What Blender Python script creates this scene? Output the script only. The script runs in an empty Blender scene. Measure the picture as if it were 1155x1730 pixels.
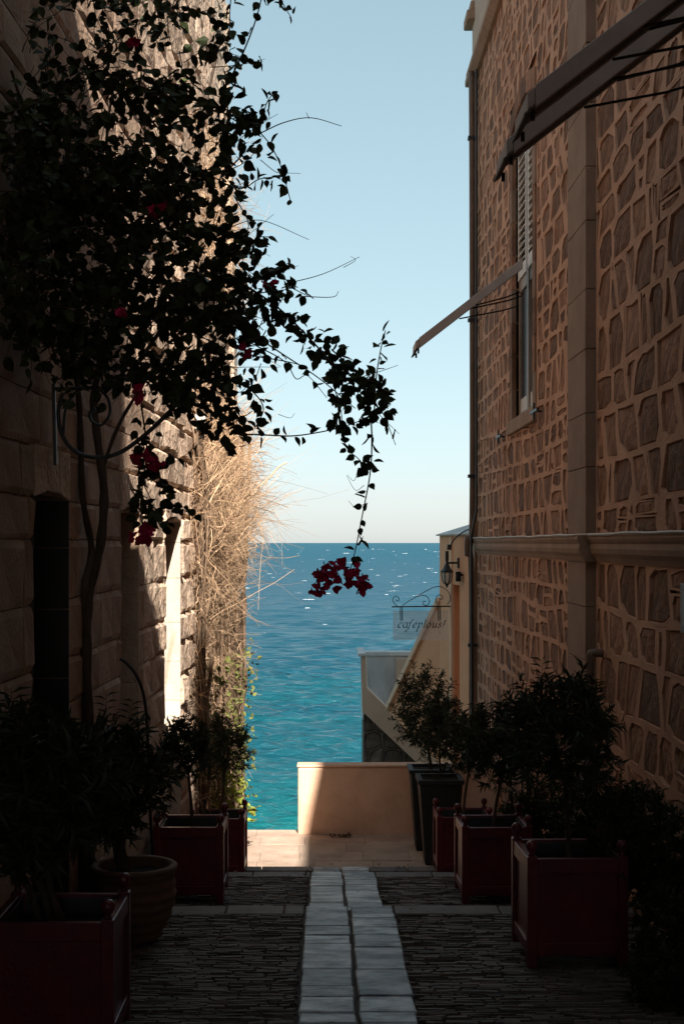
import bpy, math, random
import numpy as np
from mathutils import Vector, Matrix

scene = bpy.context.scene
col = scene.collection
R = math.radians
F = 2400.0                      # focal length in photograph pixels (photograph 1155 x 1730)

# ------------------------------------------------------------------ camera
cam_d = bpy.data.cameras.new('camera')
cam = bpy.data.objects.new('camera', cam_d); col.objects.link(cam)
cam.location = (0, 0, 0)
cam.rotation_euler = (R(90), 0, 0)
cam_d.sensor_width = 36.0
cam_d.lens = F / 1730.0 * 36.0
cam_d.shift_x = 27.5 / 1730.0
cam_d.shift_y = 52.0 / 1730.0
cam_d.clip_start = 0.05
cam_d.clip_end = 200000.0
scene.camera = cam

# ------------------------------------------------------------------ sky, sun, exposure
SUN_DIR = Vector((-0.21, 1.3, -1.0)).normalized()      # the way the light travels
to_sun = -SUN_DIR
world = bpy.data.worlds.new('World'); scene.world = world; world.use_nodes = True
wn = world.node_tree.nodes; wl = world.node_tree.links
bg = wn['Background']
sky = wn.new('ShaderNodeTexSky'); sky.sky_type = 'NISHITA'; sky.sun_disc = False
sky.sun_elevation = math.asin(to_sun.z)
sky.sun_rotation = math.atan2(to_sun.x, to_sun.y)
sky.air_density = 0.75; sky.dust_density = 0.7; sky.ozone_density = 2.5; sky.altitude = 0
gm = wn.new('ShaderNodeGamma'); gm.inputs[1].default_value = 0.5      # hazy sky: softer step from horizon to zenith
wl.new(sky.outputs[0], gm.inputs[0]); hs = wn.new('ShaderNodeHueSaturation'); hs.inputs['Hue'].default_value = 0.46; hs.inputs['Saturation'].default_value = 0.95
wl.new(gm.outputs[0], hs.inputs['Color']); wl.new(hs.outputs[0], bg.inputs[0]); bg.inputs[1].default_value = 0.155
sun_d = bpy.data.lights.new('sun', 'SUN'); sun_d.energy = 5.0; sun_d.angle = R(0.53); sun_d.color = (1.0, 0.92, 0.82)
sun = bpy.data.objects.new('sun', sun_d); col.objects.link(sun)
sun.rotation_euler = SUN_DIR.to_track_quat('-Z', 'Y').to_euler()
scene.view_settings.view_transform = 'Standard'
scene.view_settings.look = 'None'
scene.view_settings.exposure = 1.17
scene.view_settings.gamma = 1.0
scene.cycles.max_bounces = 8

# ------------------------------------------------------------------ helpers
def P(x, y, Y):
    """a point of the place: photograph direction (x, y) at depth Y"""
    return Vector(((x - 550.0) / F * Y, Y, (917.0 - y) / F * Y))

def tag(o, label=None, cat=None, group=None, kind=None):
    if label: o['label'] = label
    if cat: o['category'] = cat
    if group: o['group'] = group
    if kind: o['kind'] = kind
    return o

def empty(name, loc, label=None, cat=None, group=None):
    o = bpy.data.objects.new(name, None); col.objects.link(o)
    o.location = loc; o.empty_display_size = 0.1
    return tag(o, label, cat, group)

def link_mesh(name, me, mat, parent=None, kind=None, label=None):
    o = bpy.data.objects.new(name, me); col.objects.link(o)
    if mat is not None and len(me.materials) == 0: me.materials.append(mat)
    if parent is not None: o.parent = parent
    return tag(o, label=label, kind=kind)

def mesh_np(name, v, quads=None, tris=None, smooth=False):
    me = bpy.data.meshes.new(name)
    v = np.asarray(v, dtype=np.float32)
    nq = 0 if quads is None else len(quads); nt = 0 if tris is None else len(tris)
    loops = []
    if nq: loops.append(np.asarray(quads, dtype=np.int32).ravel())
    if nt: loops.append(np.asarray(tris, dtype=np.int32).ravel())
    loops = np.concatenate(loops)
    me.vertices.add(len(v)); me.vertices.foreach_set('co', v.ravel())
    me.loops.add(len(loops)); me.loops.foreach_set('vertex_index', loops)
    me.polygons.add(nq + nt)
    start = np.concatenate([np.arange(nq) * 4, nq * 4 + np.arange(nt) * 3]).astype(np.int32)
    me.polygons.foreach_set('loop_start', start)
    me.update(calc_edges=True)
    me.polygons.foreach_set('use_smooth', np.full(nq + nt, smooth, dtype=bool))
    me.validate()
    return me

class MB:
    def __init__(s): s.v = []; s.f = []
    def add(s, vs, fs):
        k = len(s.v); s.v += [tuple(p) for p in vs]; s.f += [tuple(i + k for i in f) for f in fs]; return s
    def box(s, x0, x1, y0, y1, z0, z1):
        return s.add([(x0,y0,z0),(x1,y0,z0),(x1,y1,z0),(x0,y1,z0),(x0,y0,z1),(x1,y0,z1),(x1,y1,z1),(x0,y1,z1)],
                     [(0,3,2,1),(4,5,6,7),(0,1,5,4),(1,2,6,5),(2,3,7,6),(3,0,4,7)])
    def hexa(s, lo, hi):
        n = len(lo)
        return s.add(list(lo) + list(hi), [tuple(range(n - 1, -1, -1)), tuple(range(n, 2 * n))] +
                     [(i, (i + 1) % n, n + (i + 1) % n, n + i) for i in range(n)])
    def prism(s, pts, d):
        d = Vector(d); return s.hexa([Vector(p) for p in pts], [Vector(p) + d for p in pts])
    def bar(s, a, b, w, h, up=(0, 0, 1)):
        a = Vector(a); b = Vector(b); d = (b - a).normalized(); up = Vector(up)
        if abs(d.dot(up)) > 0.98: up = Vector((0, 1, 0))
        x = d.cross(up).normalized(); z = x.cross(d).normalized()
        c = [x * i * w / 2 + z * j * h / 2 for i, j in ((-1, -1), (1, -1), (1, 1), (-1, 1))]
        return s.hexa([a + q for q in c], [b + q for q in c])
    def tube(s, path, rad, n=8, cap=True):
        path = [Vector(p) for p in path]; m = len(path)
        if not hasattr(rad, '__len__'): rad = [rad] * m
        vs = []; prev = None
        for i, p in enumerate(path):
            t = (path[min(i + 1, m - 1)] - path[max(i - 1, 0)])
            t = t.normalized() if t.length > 1e-9 else Vector((0, 0, 1))
            if prev is None:
                u = t.cross(Vector((0.31, 0.83, 0.46)))
                if u.length < 1e-3: u = t.cross(Vector((1, 0, 0)))
            else:
                u = prev - t * prev.dot(t)
            u.normalize(); prev = u; w = t.cross(u)
            for k in range(n):
                a = 2 * math.pi * k / n
                vs.append(p + (u * math.cos(a) + w * math.sin(a)) * rad[i])
        fs = [(i * n + k, i * n + (k + 1) % n, (i + 1) * n + (k + 1) % n, (i + 1) * n + k) for i in range(m - 1) for k in range(n)]
        if cap: fs += [tuple(range(n - 1, -1, -1)), tuple((m - 1) * n + k for k in range(n))]
        return s.add(vs, fs)
    def lathe(s, prof, n=24, c=(0, 0, 0), cap=True):
        vs = [(c[0] + r * math.cos(2 * math.pi * k / n), c[1] + r * math.sin(2 * math.pi * k / n), c[2] + z) for r, z in prof for k in range(n)]
        m = len(prof)
        fs = [(i * n + k, i * n + (k + 1) % n, (i + 1) * n + (k + 1) % n, (i + 1) * n + k) for i in range(m - 1) for k in range(n)]
        if cap: fs += [tuple(range(n - 1, -1, -1)), tuple((m - 1) * n + k for k in range(n))]
        return s.add(vs, fs)
    def mesh(s, name, off=None, smooth=False):
        me = bpy.data.meshes.new(name)
        v = s.v if off is None else [(p[0] - off[0], p[1] - off[1], p[2] - off[2]) for p in s.v]
        me.from_pydata(v, [], s.f); me.update()
        if smooth:
            for p in me.polygons: p.use_smooth = True
        return me
    def build(s, name, mat, parent=None, world=True, smooth=False, bevel=0, kind=None, label=None):
        off = parent_loc(parent) if (parent is not None and world) else None
        o = link_mesh(name, s.mesh(name, off, smooth), mat, parent, kind, label)
        if bevel:
            b = o.modifiers.new('bevel', 'BEVEL'); b.width = bevel; b.segments = 2; b.limit_method = 'ANGLE'; b.angle_limit = R(35)
        return o

def parent_loc(p):
    l = Vector((0, 0, 0))
    while p is not None: l = l + p.location; p = p.parent
    return l

def copy_tree(o, parent=None):
    c = o.copy(); col.objects.link(c); c.parent = parent
    for ch in list(o.children): copy_tree(ch, c)
    return c

def smooth_path(pts, n=6):
    """Catmull-Rom through the points"""
    pts = [Vector(p) for p in pts]; q = [pts[0] * 2 - pts[1]] + pts + [pts[-1] * 2 - pts[-2]]; out = []
    for i in range(1, len(q) - 2):
        for k in range(n):
            t = k / n
            out.append(0.5 * ((2 * q[i]) + (q[i + 1] - q[i - 1]) * t + (2 * q[i - 1] - 5 * q[i] + 4 * q[i + 1] - q[i + 2]) * t * t + (3 * q[i] - q[i - 1] - 3 * q[i + 1] + q[i + 2]) * t ** 3))
    out.append(pts[-1]); return out

# ------------------------------------------------------------------ materials
def mat(name, c1, c2=None, rough=0.8, scale=4.0, bump=0.0, bscale=40.0, stretch=(1, 1, 1), vary=0.0, spec=0.4, metal=0.0, detail=6.0, mixlo=0.35, mixhi=0.65, bump2=0.0, b2scale=8.0, trans=0.0):
    m = bpy.data.materials.new(name); m.use_nodes = True
    n = m.node_tree.nodes; l = m.node_tree.links; b = n['Principled BSDF']
    b.inputs['Roughness'].default_value = rough; b.inputs['Metallic'].default_value = metal
    b.inputs['Specular IOR Level'].default_value = spec
    c2 = c2 or c1
    tc = n.new('ShaderNodeTexCoord'); mp = n.new('ShaderNodeMapping'); mp.inputs['Scale'].default_value = stretch
    l.new(tc.outputs['Object'], mp.inputs['Vector'])
    nz = n.new('ShaderNodeTexNoise'); nz.inputs['Scale'].default_value = scale; nz.inputs['Detail'].default_value = detail
    nz.inputs['Roughness'].default_value = 0.65
    l.new(mp.outputs[0], nz.inputs['Vector'])
    rp = n.new('ShaderNodeValToRGB'); rp.color_ramp.elements[0].position = mixlo; rp.color_ramp.elements[1].position = mixhi
    rp.color_ramp.elements[0].color = (*c1, 1); rp.color_ramp.elements[1].color = (*c2, 1)
    l.new(nz.outputs['Fac'], rp.inputs['Fac'])
    out = rp.outputs['Color']
    if vary > 0:
        oi = n.new('ShaderNodeObjectInfo'); ge = n.new('ShaderNodeNewGeometry')
        ad = n.new('ShaderNodeMath'); ad.operation = 'ADD'; l.new(oi.outputs['Random'], ad.inputs[0]); l.new(ge.outputs['Random Per Island'], ad.inputs[1])
        fr = n.new('ShaderNodeMath'); fr.operation = 'FRACT'; l.new(ad.outputs[0], fr.inputs[0])
        mr = n.new('ShaderNodeMapRange'); mr.inputs['To Min'].default_value = 1 - vary; mr.inputs['To Max'].default_value = 1 + vary
        l.new(fr.outputs[0], mr.inputs['Value'])
        hs = n.new('ShaderNodeHueSaturation'); l.new(mr.outputs[0], hs.inputs['Value']); l.new(out, hs.inputs['Color']); out = hs.outputs['Color']
    l.new(out, b.inputs['Base Color'])
    if bump > 0:
        n2 = n.new('ShaderNodeTexNoise'); n2.inputs['Scale'].default_value = bscale; n2.inputs['Detail'].default_value = 5; l.new(mp.outputs[0], n2.inputs['Vector'])
        bp = n.new('ShaderNodeBump'); bp.inputs['Strength'].default_value = 1.0; bp.inputs['Distance'].default_value = bump
        l.new(n2.outputs['Fac'], bp.inputs['Height'])
        if bump2 > 0:
            n3 = n.new('ShaderNodeTexNoise'); n3.inputs['Scale'].default_value = b2scale; n3.inputs['Detail'].default_value = 3; l.new(mp.outputs[0], n3.inputs['Vector'])
            b2 = n.new('ShaderNodeBump'); b2.inputs['Distance'].default_value = bump2; l.new(n3.outputs['Fac'], b2.inputs['Height'])
            l.new(b2.outputs[0], bp.inputs['Normal'])
        l.new(bp.outputs[0], b.inputs['Normal'])
    return m

M = {}
M['mortar'] = mat('mortar', (0.46, 0.25, 0.155), (0.64, 0.37, 0.24), 0.9, 0.9, 0.010, 30, bump2=0.012, b2scale=7)
M['stone'] = mat('brown_stone', (0.16, 0.078, 0.046), (0.34, 0.178, 0.105), 0.9, 5, 0.018, 22, vary=0.40, bump2=0.02, b2scale=6)
M['pilaster'] = mat('dressed_stone', (0.24, 0.15, 0.10), (0.32, 0.21, 0.145), 0.85, 2.5, 0.004, 40, vary=0.10)
M['course'] = mat('moulding_stone', (0.30, 0.19, 0.125), (0.40, 0.26, 0.18), 0.85, 3, 0.004, 30)
M['frieze'] = mat('pale_plaster', (0.46, 0.33, 0.25), (0.54, 0.40, 0.31), 0.9, 1.5, 0.003, 30)
M['peach'] = mat('peach_plaster', (0.74, 0.32, 0.165), (0.80, 0.38, 0.21), 0.9, 1.4, 0.003, 25)
M['peach_pale'] = mat('pale_peach_plaster', (0.58, 0.335, 0.21), (0.80, 0.52, 0.36), 0.9, 1.3, 0.005, 18, bump2=0.012, b2scale=4, mixlo=0.28, mixhi=0.52, detail=9)
M['grey_white'] = mat('weathered_white', (0.42, 0.44, 0.45), (0.62, 0.62, 0.60), 0.8, 3, 0.004, 25, stretch=(1, 1, 0.4))
M['rubble'] = mat('dark_rubble', (0.07, 0.055, 0.045), (0.15, 0.12, 0.10), 0.9, 4, 0.02, 20, vary=0.35)
M['lstone'] = mat('sunlit_honey_limestone', (0.50, 0.35, 0.25), (0.74, 0.57, 0.43), 0.9, 3.2, 0.02, 22, vary=0.10, bump2=0.07, b2scale=4)  # far wall: sunlight partly put into this paler colour
M['lstone_near'] = mat('smoother_shaded_limestone', (0.34, 0.22, 0.15), (0.50, 0.36, 0.26), 0.9, 2.2, 0.012, 30, vary=0.12, bump2=0.015, b2scale=6)  # near wall: finer bump, with its shade put into a darker colour
M['ljoint'] = mat('limestone_joint', (0.20, 0.13, 0.09), (0.30, 0.20, 0.14), 0.95, 6, 0.02, 30)
M['jamb'] = mat('dressed_limestone', (0.55, 0.42, 0.32), (0.66, 0.53, 0.42), 0.85, 3, 0.006, 30, vary=0.08)
M['floor'] = mat('dark_joint', (0.055, 0.044, 0.038), (0.085, 0.07, 0.06), 0.9, 8, 0.01, 50)
M['cobble'] = mat('dark_cobble', (0.085, 0.066, 0.056), (0.16, 0.127, 0.107), 0.7, 4, 0.006, 60, vary=0.35)
M['marble'] = mat('worn_marble', (0.13, 0.14, 0.145), (0.62, 0.66, 0.67), 0.5, 4.0, 0.006, 26, vary=0.35, detail=12, bump2=0.007, b2scale=8, stretch=(0.7, 1.6, 1), mixlo=0.40, mixhi=0.60, spec=0.3)
M['nosing'] = mat('step_stone', (0.085, 0.068, 0.058), (0.15, 0.122, 0.105), 0.65, 5, 0.006, 30, vary=0.25)
M['paving'] = mat('paving_stone', (0.36, 0.26, 0.20), (0.54, 0.41, 0.32), 0.8, 2.2, 0.010, 18, vary=0.05)
M['red'] = mat('dark_red_paint', (0.085, 0.012, 0.016), (0.17, 0.014, 0.026), 0.36, 5, 0.002, 50, spec=0.5, detail=9)
M['liner'] = mat('planter_liner', (0.03, 0.035, 0.035), (0.045, 0.05, 0.05), 0.4, 10)
M['soil'] = mat('soil', (0.015, 0.011, 0.008), (0.03, 0.022, 0.016), 0.95, 20, 0.02, 40)
M['charcoal'] = mat('charcoal_planter', (0.020, 0.019, 0.018), (0.035, 0.033, 0.03), 0.6, 6, 0.003, 40)
M['terracotta'] = mat('terracotta', (0.13, 0.075, 0.045), (0.21, 0.125, 0.08), 0.8, 4, 0.004, 40)
M['iron'] = mat('black_iron', (0.010, 0.010, 0.011), (0.018, 0.018, 0.018), 0.45, 12, 0.001, 80)
M['grey_iron'] = mat('grey_iron', (0.05, 0.055, 0.055), (0.085, 0.09, 0.09), 0.4, 12, 0.001, 80, metal=0.3)
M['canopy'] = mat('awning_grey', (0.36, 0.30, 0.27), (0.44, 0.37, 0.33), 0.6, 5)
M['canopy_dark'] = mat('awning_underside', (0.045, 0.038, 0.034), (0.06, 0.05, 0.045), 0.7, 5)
M['pipe'] = mat('brown_pipe', (0.12, 0.075, 0.05), (0.17, 0.11, 0.075), 0.5, 5)
M['white_paint'] = mat('white_paint', (0.62, 0.58, 0.53), (0.76, 0.73, 0.68), 0.55, 6, 0.001, 60)
M['frame_paint'] = mat('window_frame_paint', (0.27, 0.21, 0.17), (0.34, 0.27, 0.22), 0.55, 6)
M['glass'] = mat('dark_glass', (0.012, 0.012, 0.013), (0.016, 0.016, 0.017), 0.25, 2, spec=0.25)
M['wood_dark'] = mat('dark_wood', (0.016, 0.012, 0.010), (0.028, 0.02, 0.016), 0.6, 8, 0.002, 30, stretch=(4, 4, 0.5))
M['bark'] = mat('bark', (0.05, 0.035, 0.025), (0.10, 0.07, 0.05), 0.9, 12, 0.01, 40, stretch=(1, 1, 0.3))
M['bleaf'] = mat('bougainvillea_leaf', (0.026, 0.038, 0.014), (0.05, 0.062, 0.022), 0.6, 6, vary=0.4, spec=0.2)
M['bract'] = mat('magenta_bract', (0.42, 0.016, 0.07), (0.54, 0.028, 0.11), 0.7, 9, vary=0.25, spec=0.15)
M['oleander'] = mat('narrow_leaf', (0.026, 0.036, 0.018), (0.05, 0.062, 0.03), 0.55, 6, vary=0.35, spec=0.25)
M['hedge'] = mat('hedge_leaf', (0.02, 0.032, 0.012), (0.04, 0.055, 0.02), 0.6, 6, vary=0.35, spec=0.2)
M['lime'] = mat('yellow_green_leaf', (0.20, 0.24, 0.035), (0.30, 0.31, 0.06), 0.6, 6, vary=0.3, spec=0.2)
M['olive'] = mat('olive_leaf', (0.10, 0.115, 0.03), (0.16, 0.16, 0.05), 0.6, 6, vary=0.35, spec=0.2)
M['twig'] = mat('dry_twig', (0.32, 0.205, 0.125), (0.62, 0.43, 0.27), 0.85, 3, vary=0.55)  # wide random tone spread, partly shadow inside the tangle put into colour
M['twig_dark'] = mat('dead_stem', (0.10, 0.065, 0.04), (0.17, 0.11, 0.07), 0.9, 5, vary=0.3)
M['text'] = mat('black_lettering', (0.012, 0.012, 0.014), rough=0.5)
M['cable'] = mat('pale_cable', (0.55, 0.50, 0.45), rough=0.6)
M['foam'] = mat('foam', (0.42, 0.48, 0.52), (0.70, 0.74, 0.76), 0.9, 1.2, vary=0.3)
# frosted sign glass and lantern glass
def glassy(name, colr, fac):
    m = bpy.data.materials.new(name); m.use_nodes = True
    n = m.node_tree.nodes; l = m.node_tree.links; b = n['Principled BSDF']
    b.inputs['Base Color'].default_value = (*colr, 1); b.inputs['Roughness'].default_value = 0.3
    t = n.new('ShaderNodeBsdfTransparent'); x = n.new('ShaderNodeMixShader'); x.inputs[0].default_value = fac
    l.new(t.outputs[0], x.inputs[1]); l.new(b.outputs[0], x.inputs[2]); l.new(x.outputs[0], n['Material Output'].inputs[0])
    return m
M['sign_glass'] = glassy('frosted_sign', (0.85, 0.86, 0.86), 0.27)
M['lamp_glass'] = glassy('lantern_glass', (0.80, 0.78, 0.74), 0.55)

def sea_material():
    m = bpy.data.materials.new('sea_water'); m.use_nodes = True
    n = m.node_tree.nodes; l = m.node_tree.links; b = n['Principled BSDF']
    b.inputs['Roughness'].default_value = 0.14; b.inputs['IOR'].default_value = 1.33; b.inputs['Specular IOR Level'].default_value = 0.36
    tc = n.new('ShaderNodeTexCoord'); sp = n.new('ShaderNodeSeparateXYZ'); l.new(tc.outputs['Object'], sp.inputs[0])
    # shallow turquoise by the shore, deep blue far out
    lg = n.new('ShaderNodeMath'); lg.operation = 'LOGARITHM'; lg.inputs[1].default_value = 10
    mx = n.new('ShaderNodeMath'); mx.operation = 'MAXIMUM'; mx.inputs[1].default_value = 10; l.new(sp.outputs['Y'], mx.inputs[0]); l.new(mx.outputs[0], lg.inputs[0])
    mr = n.new('ShaderNodeMapRange'); mr.inputs['From Min'].default_value = 1.68; mr.inputs['From Max'].default_value = 3.1; l.new(lg.outputs[0], mr.inputs['Value'])
    nz = n.new('ShaderNodeTexNoise'); nz.inputs['Scale'].default_value = 0.05; nz.inputs['Detail'].default_value = 5
    mp = n.new('ShaderNodeMapping'); mp.inputs['Scale'].default_value = (0.45, 1.0, 1.0); l.new(tc.outputs['Object'], mp.inputs[0]); l.new(mp.outputs[0], nz.inputs['Vector'])
    ms = n.new('ShaderNodeMath'); ms.operation = 'MULTIPLY_ADD'; ms.inputs[1].default_value = 0.5; ms.inputs[2].default_value = -0.25; l.new(nz.outputs['Fac'], ms.inputs[0])
    ad = n.new('ShaderNodeMath'); ad.operation = 'ADD'; l.new(mr.outputs[0], ad.inputs[0]); l.new(ms.outputs[0], ad.inputs[1])
    rp = n.new('ShaderNodeValToRGB'); e = rp.color_ramp.elements
    e[0].position = 0.0; e[0].color = (0.002, 0.112, 0.124, 1); e[1].position = 1.0; e[1].color = (0.010, 0.078, 0.122, 1)
    for pos, c in ((0.08, (0.003, 0.086, 0.108)), (0.20, (0.004, 0.062, 0.094)), (0.6, (0.007, 0.060, 0.100))):
        q = e.new(pos); q.color = (*c, 1)
    rr = n.new('ShaderNodeMapRange'); rr.inputs['To Min'].default_value = 0.10; rr.inputs['To Max'].default_value = 0.55; l.new(mr.outputs[0], rr.inputs['Value']); l.new(rr.outputs[0], b.inputs['Roughness'])   # unresolved ripples far out
    l.new(ad.outputs[0], rp.inputs['Fac']); l.new(rp.outputs[0], b.inputs['Base Color'])
    mp2 = n.new('ShaderNodeMapping'); mp2.inputs['Scale'].default_value = (0.42, 1.0, 1.0); mp2.inputs['Rotation'].default_value = (0, 0, 0.2); l.new(tc.outputs['Object'], mp2.inputs[0])
    n2 = n.new('ShaderNodeTexNoise'); n2.inputs['Scale'].default_value = 1.4; n2.inputs['Detail'].default_value = 8; n2.inputs['Roughness'].default_value = 0.6; l.new(mp2.outputs[0], n2.inputs['Vector'])
    bp = n.new('ShaderNodeBump'); bp.inputs['Distance'].default_value = 0.62; bp.inputs['Strength'].default_value = 1.0; l.new(n2.outputs['Fac'], bp.inputs['Height']); l.new(bp.outputs[0], b.inputs['Normal'])
    return m
M['sea'] = sea_material()

# ------------------------------------------------------------------ sea
SEA = -11.0
def build_sea():
    rng = np.random.default_rng(4)
    nr, nc = 1150, 310
    Yr = np.exp(np.linspace(math.log(46.0), math.log(3200.0), nr)); th = np.tan(np.linspace(R(-16), R(16), nc))
    Y = np.repeat(Yr[:, None], nc, 1); X = Y * th[None, :]
    sp = Y * (math.log(3200 / 46.0) / nr)
    Z = np.zeros_like(Y)
    for k in range(110):
        lam = 0.7 * (9.0 / 0.7) ** rng.random(); a = rng.normal(math.pi / 2 + 0.10, 0.30)
        kx, ky = math.cos(a) * 2 * math.pi / lam, math.sin(a) * 2 * math.pi / lam
        amp = 0.030 * lam * math.exp(-lam / 2.6)
        ph = kx * X + ky * Y + rng.random() * 6.28 + 0.9 * np.sin(0.21 * X * rng.uniform(0.4, 1) + 0.11 * Y + rng.random() * 6)
        fade = np.clip((lam / sp - 2.2) / 2.5, 0, 1)
        grp = 0.6 + 0.5 * np.sin(X * 1.1 / lam * rng.uniform(0.5, 1) + Y * 0.55 / lam + rng.random() * 6)
        sn = np.sin(ph)
        Z += amp * fade * grp * (sn + 0.35 * sn * np.abs(sn))
    Z = Z + SEA
    v = np.stack([X, Y, Z], -1).reshape(-1, 3)
    i = (np.arange(nr - 1)[:, None] * nc + np.arange(nc - 1)[None, :]).ravel()
    q = np.stack([i, i + 1, i + nc + 1, i + nc], 1)
    k = len(v); L = 90000.0
    v = np.concatenate([v, [(-L, -2000, SEA - 0.55), (L, -2000, SEA - 0.55), (L, L, SEA - 0.55), (-L, L, SEA - 0.55)]])
    q = np.concatenate([q, [(k, k + 1, k + 2, k + 3)]])
    o = link_mesh('sea', mesh_np('sea', v, q, smooth=True), M['sea'])
    tag(o, kind='structure')
    # whitecaps: low ragged foam crests lying on the wave tops
    vs = []; ts = []
    for _ in range(420):
        d = 130 * (20.0) ** (rng.random() ** 0.62); x = rng.uniform(-0.26, 0.26) * d
        w = rng.uniform(0.5, 2.8) * (0.6 + d / 600); h = rng.uniform(0.04, 0.17) * (0.6 + d / 600); n = 13
        if rng.random() < 0.55: w *= 0.5; h *= 0.6
        base = len(vs); slant = rng.normal(0, 0.12)
        for j in range(n):
            t = j / (n - 1); xx = x + (t - 0.5) * w; hh = h * (math.sin(math.pi * t) ** 0.8) * rng.uniform(0.0, 1.0) ** 1.3 - 0.06
            yy = d + slant * (t - 0.5) * w + rng.normal(0, 0.08)
            vs += [(xx, yy - 0.5, SEA - 0.1), (xx, yy - 0.1, SEA + 0.05 + hh), (xx, yy + 0.8, SEA - 0.1)]
        for j in range(n - 1):
            a = base + j * 3; ts += [(a, a + 3, a + 4, a + 1), (a + 1, a + 4, a + 5, a + 2)]
    tag(link_mesh('whitecap_foam', mesh_np('whitecap_foam', vs, ts), M['foam']), 'small white foam crests scattered over the blue sea', 'foam', kind='stuff')
build_sea()

# ------------------------------------------------------------------ ground: stepped alley floor
PROF = [(-20.0, -1.2), (-8.2, -1.2), (-1, -1.6), (6.9, -2.589), (10.86, -2.787), (10.87, -2.957), (11.16, -2.96), (11.17, -3.135), (14.80, -3.44), (14.81, -3.63),
        (15.20, -3.635), (15.21, -3.815), (16.92, -3.87), (16.93, -4.0), (19.75, -4.02)]
def gz(Y):
    for (a, za), (b, zb) in zip(PROF, PROF[1:]):
        if a <= Y <= b: return za + (zb - za) * (Y - a) / max(b - a, 1e-6)
    return PROF[-1][1]
LA, LB = 2.03, 0.030
def XL(Y): return -LA + LB * Y       # left wall face
def YW(x): return LA / ((550 - x) / F + LB)   # depth at which photograph column x meets that wall
XR = 2.35                                  # right wall face

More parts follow.
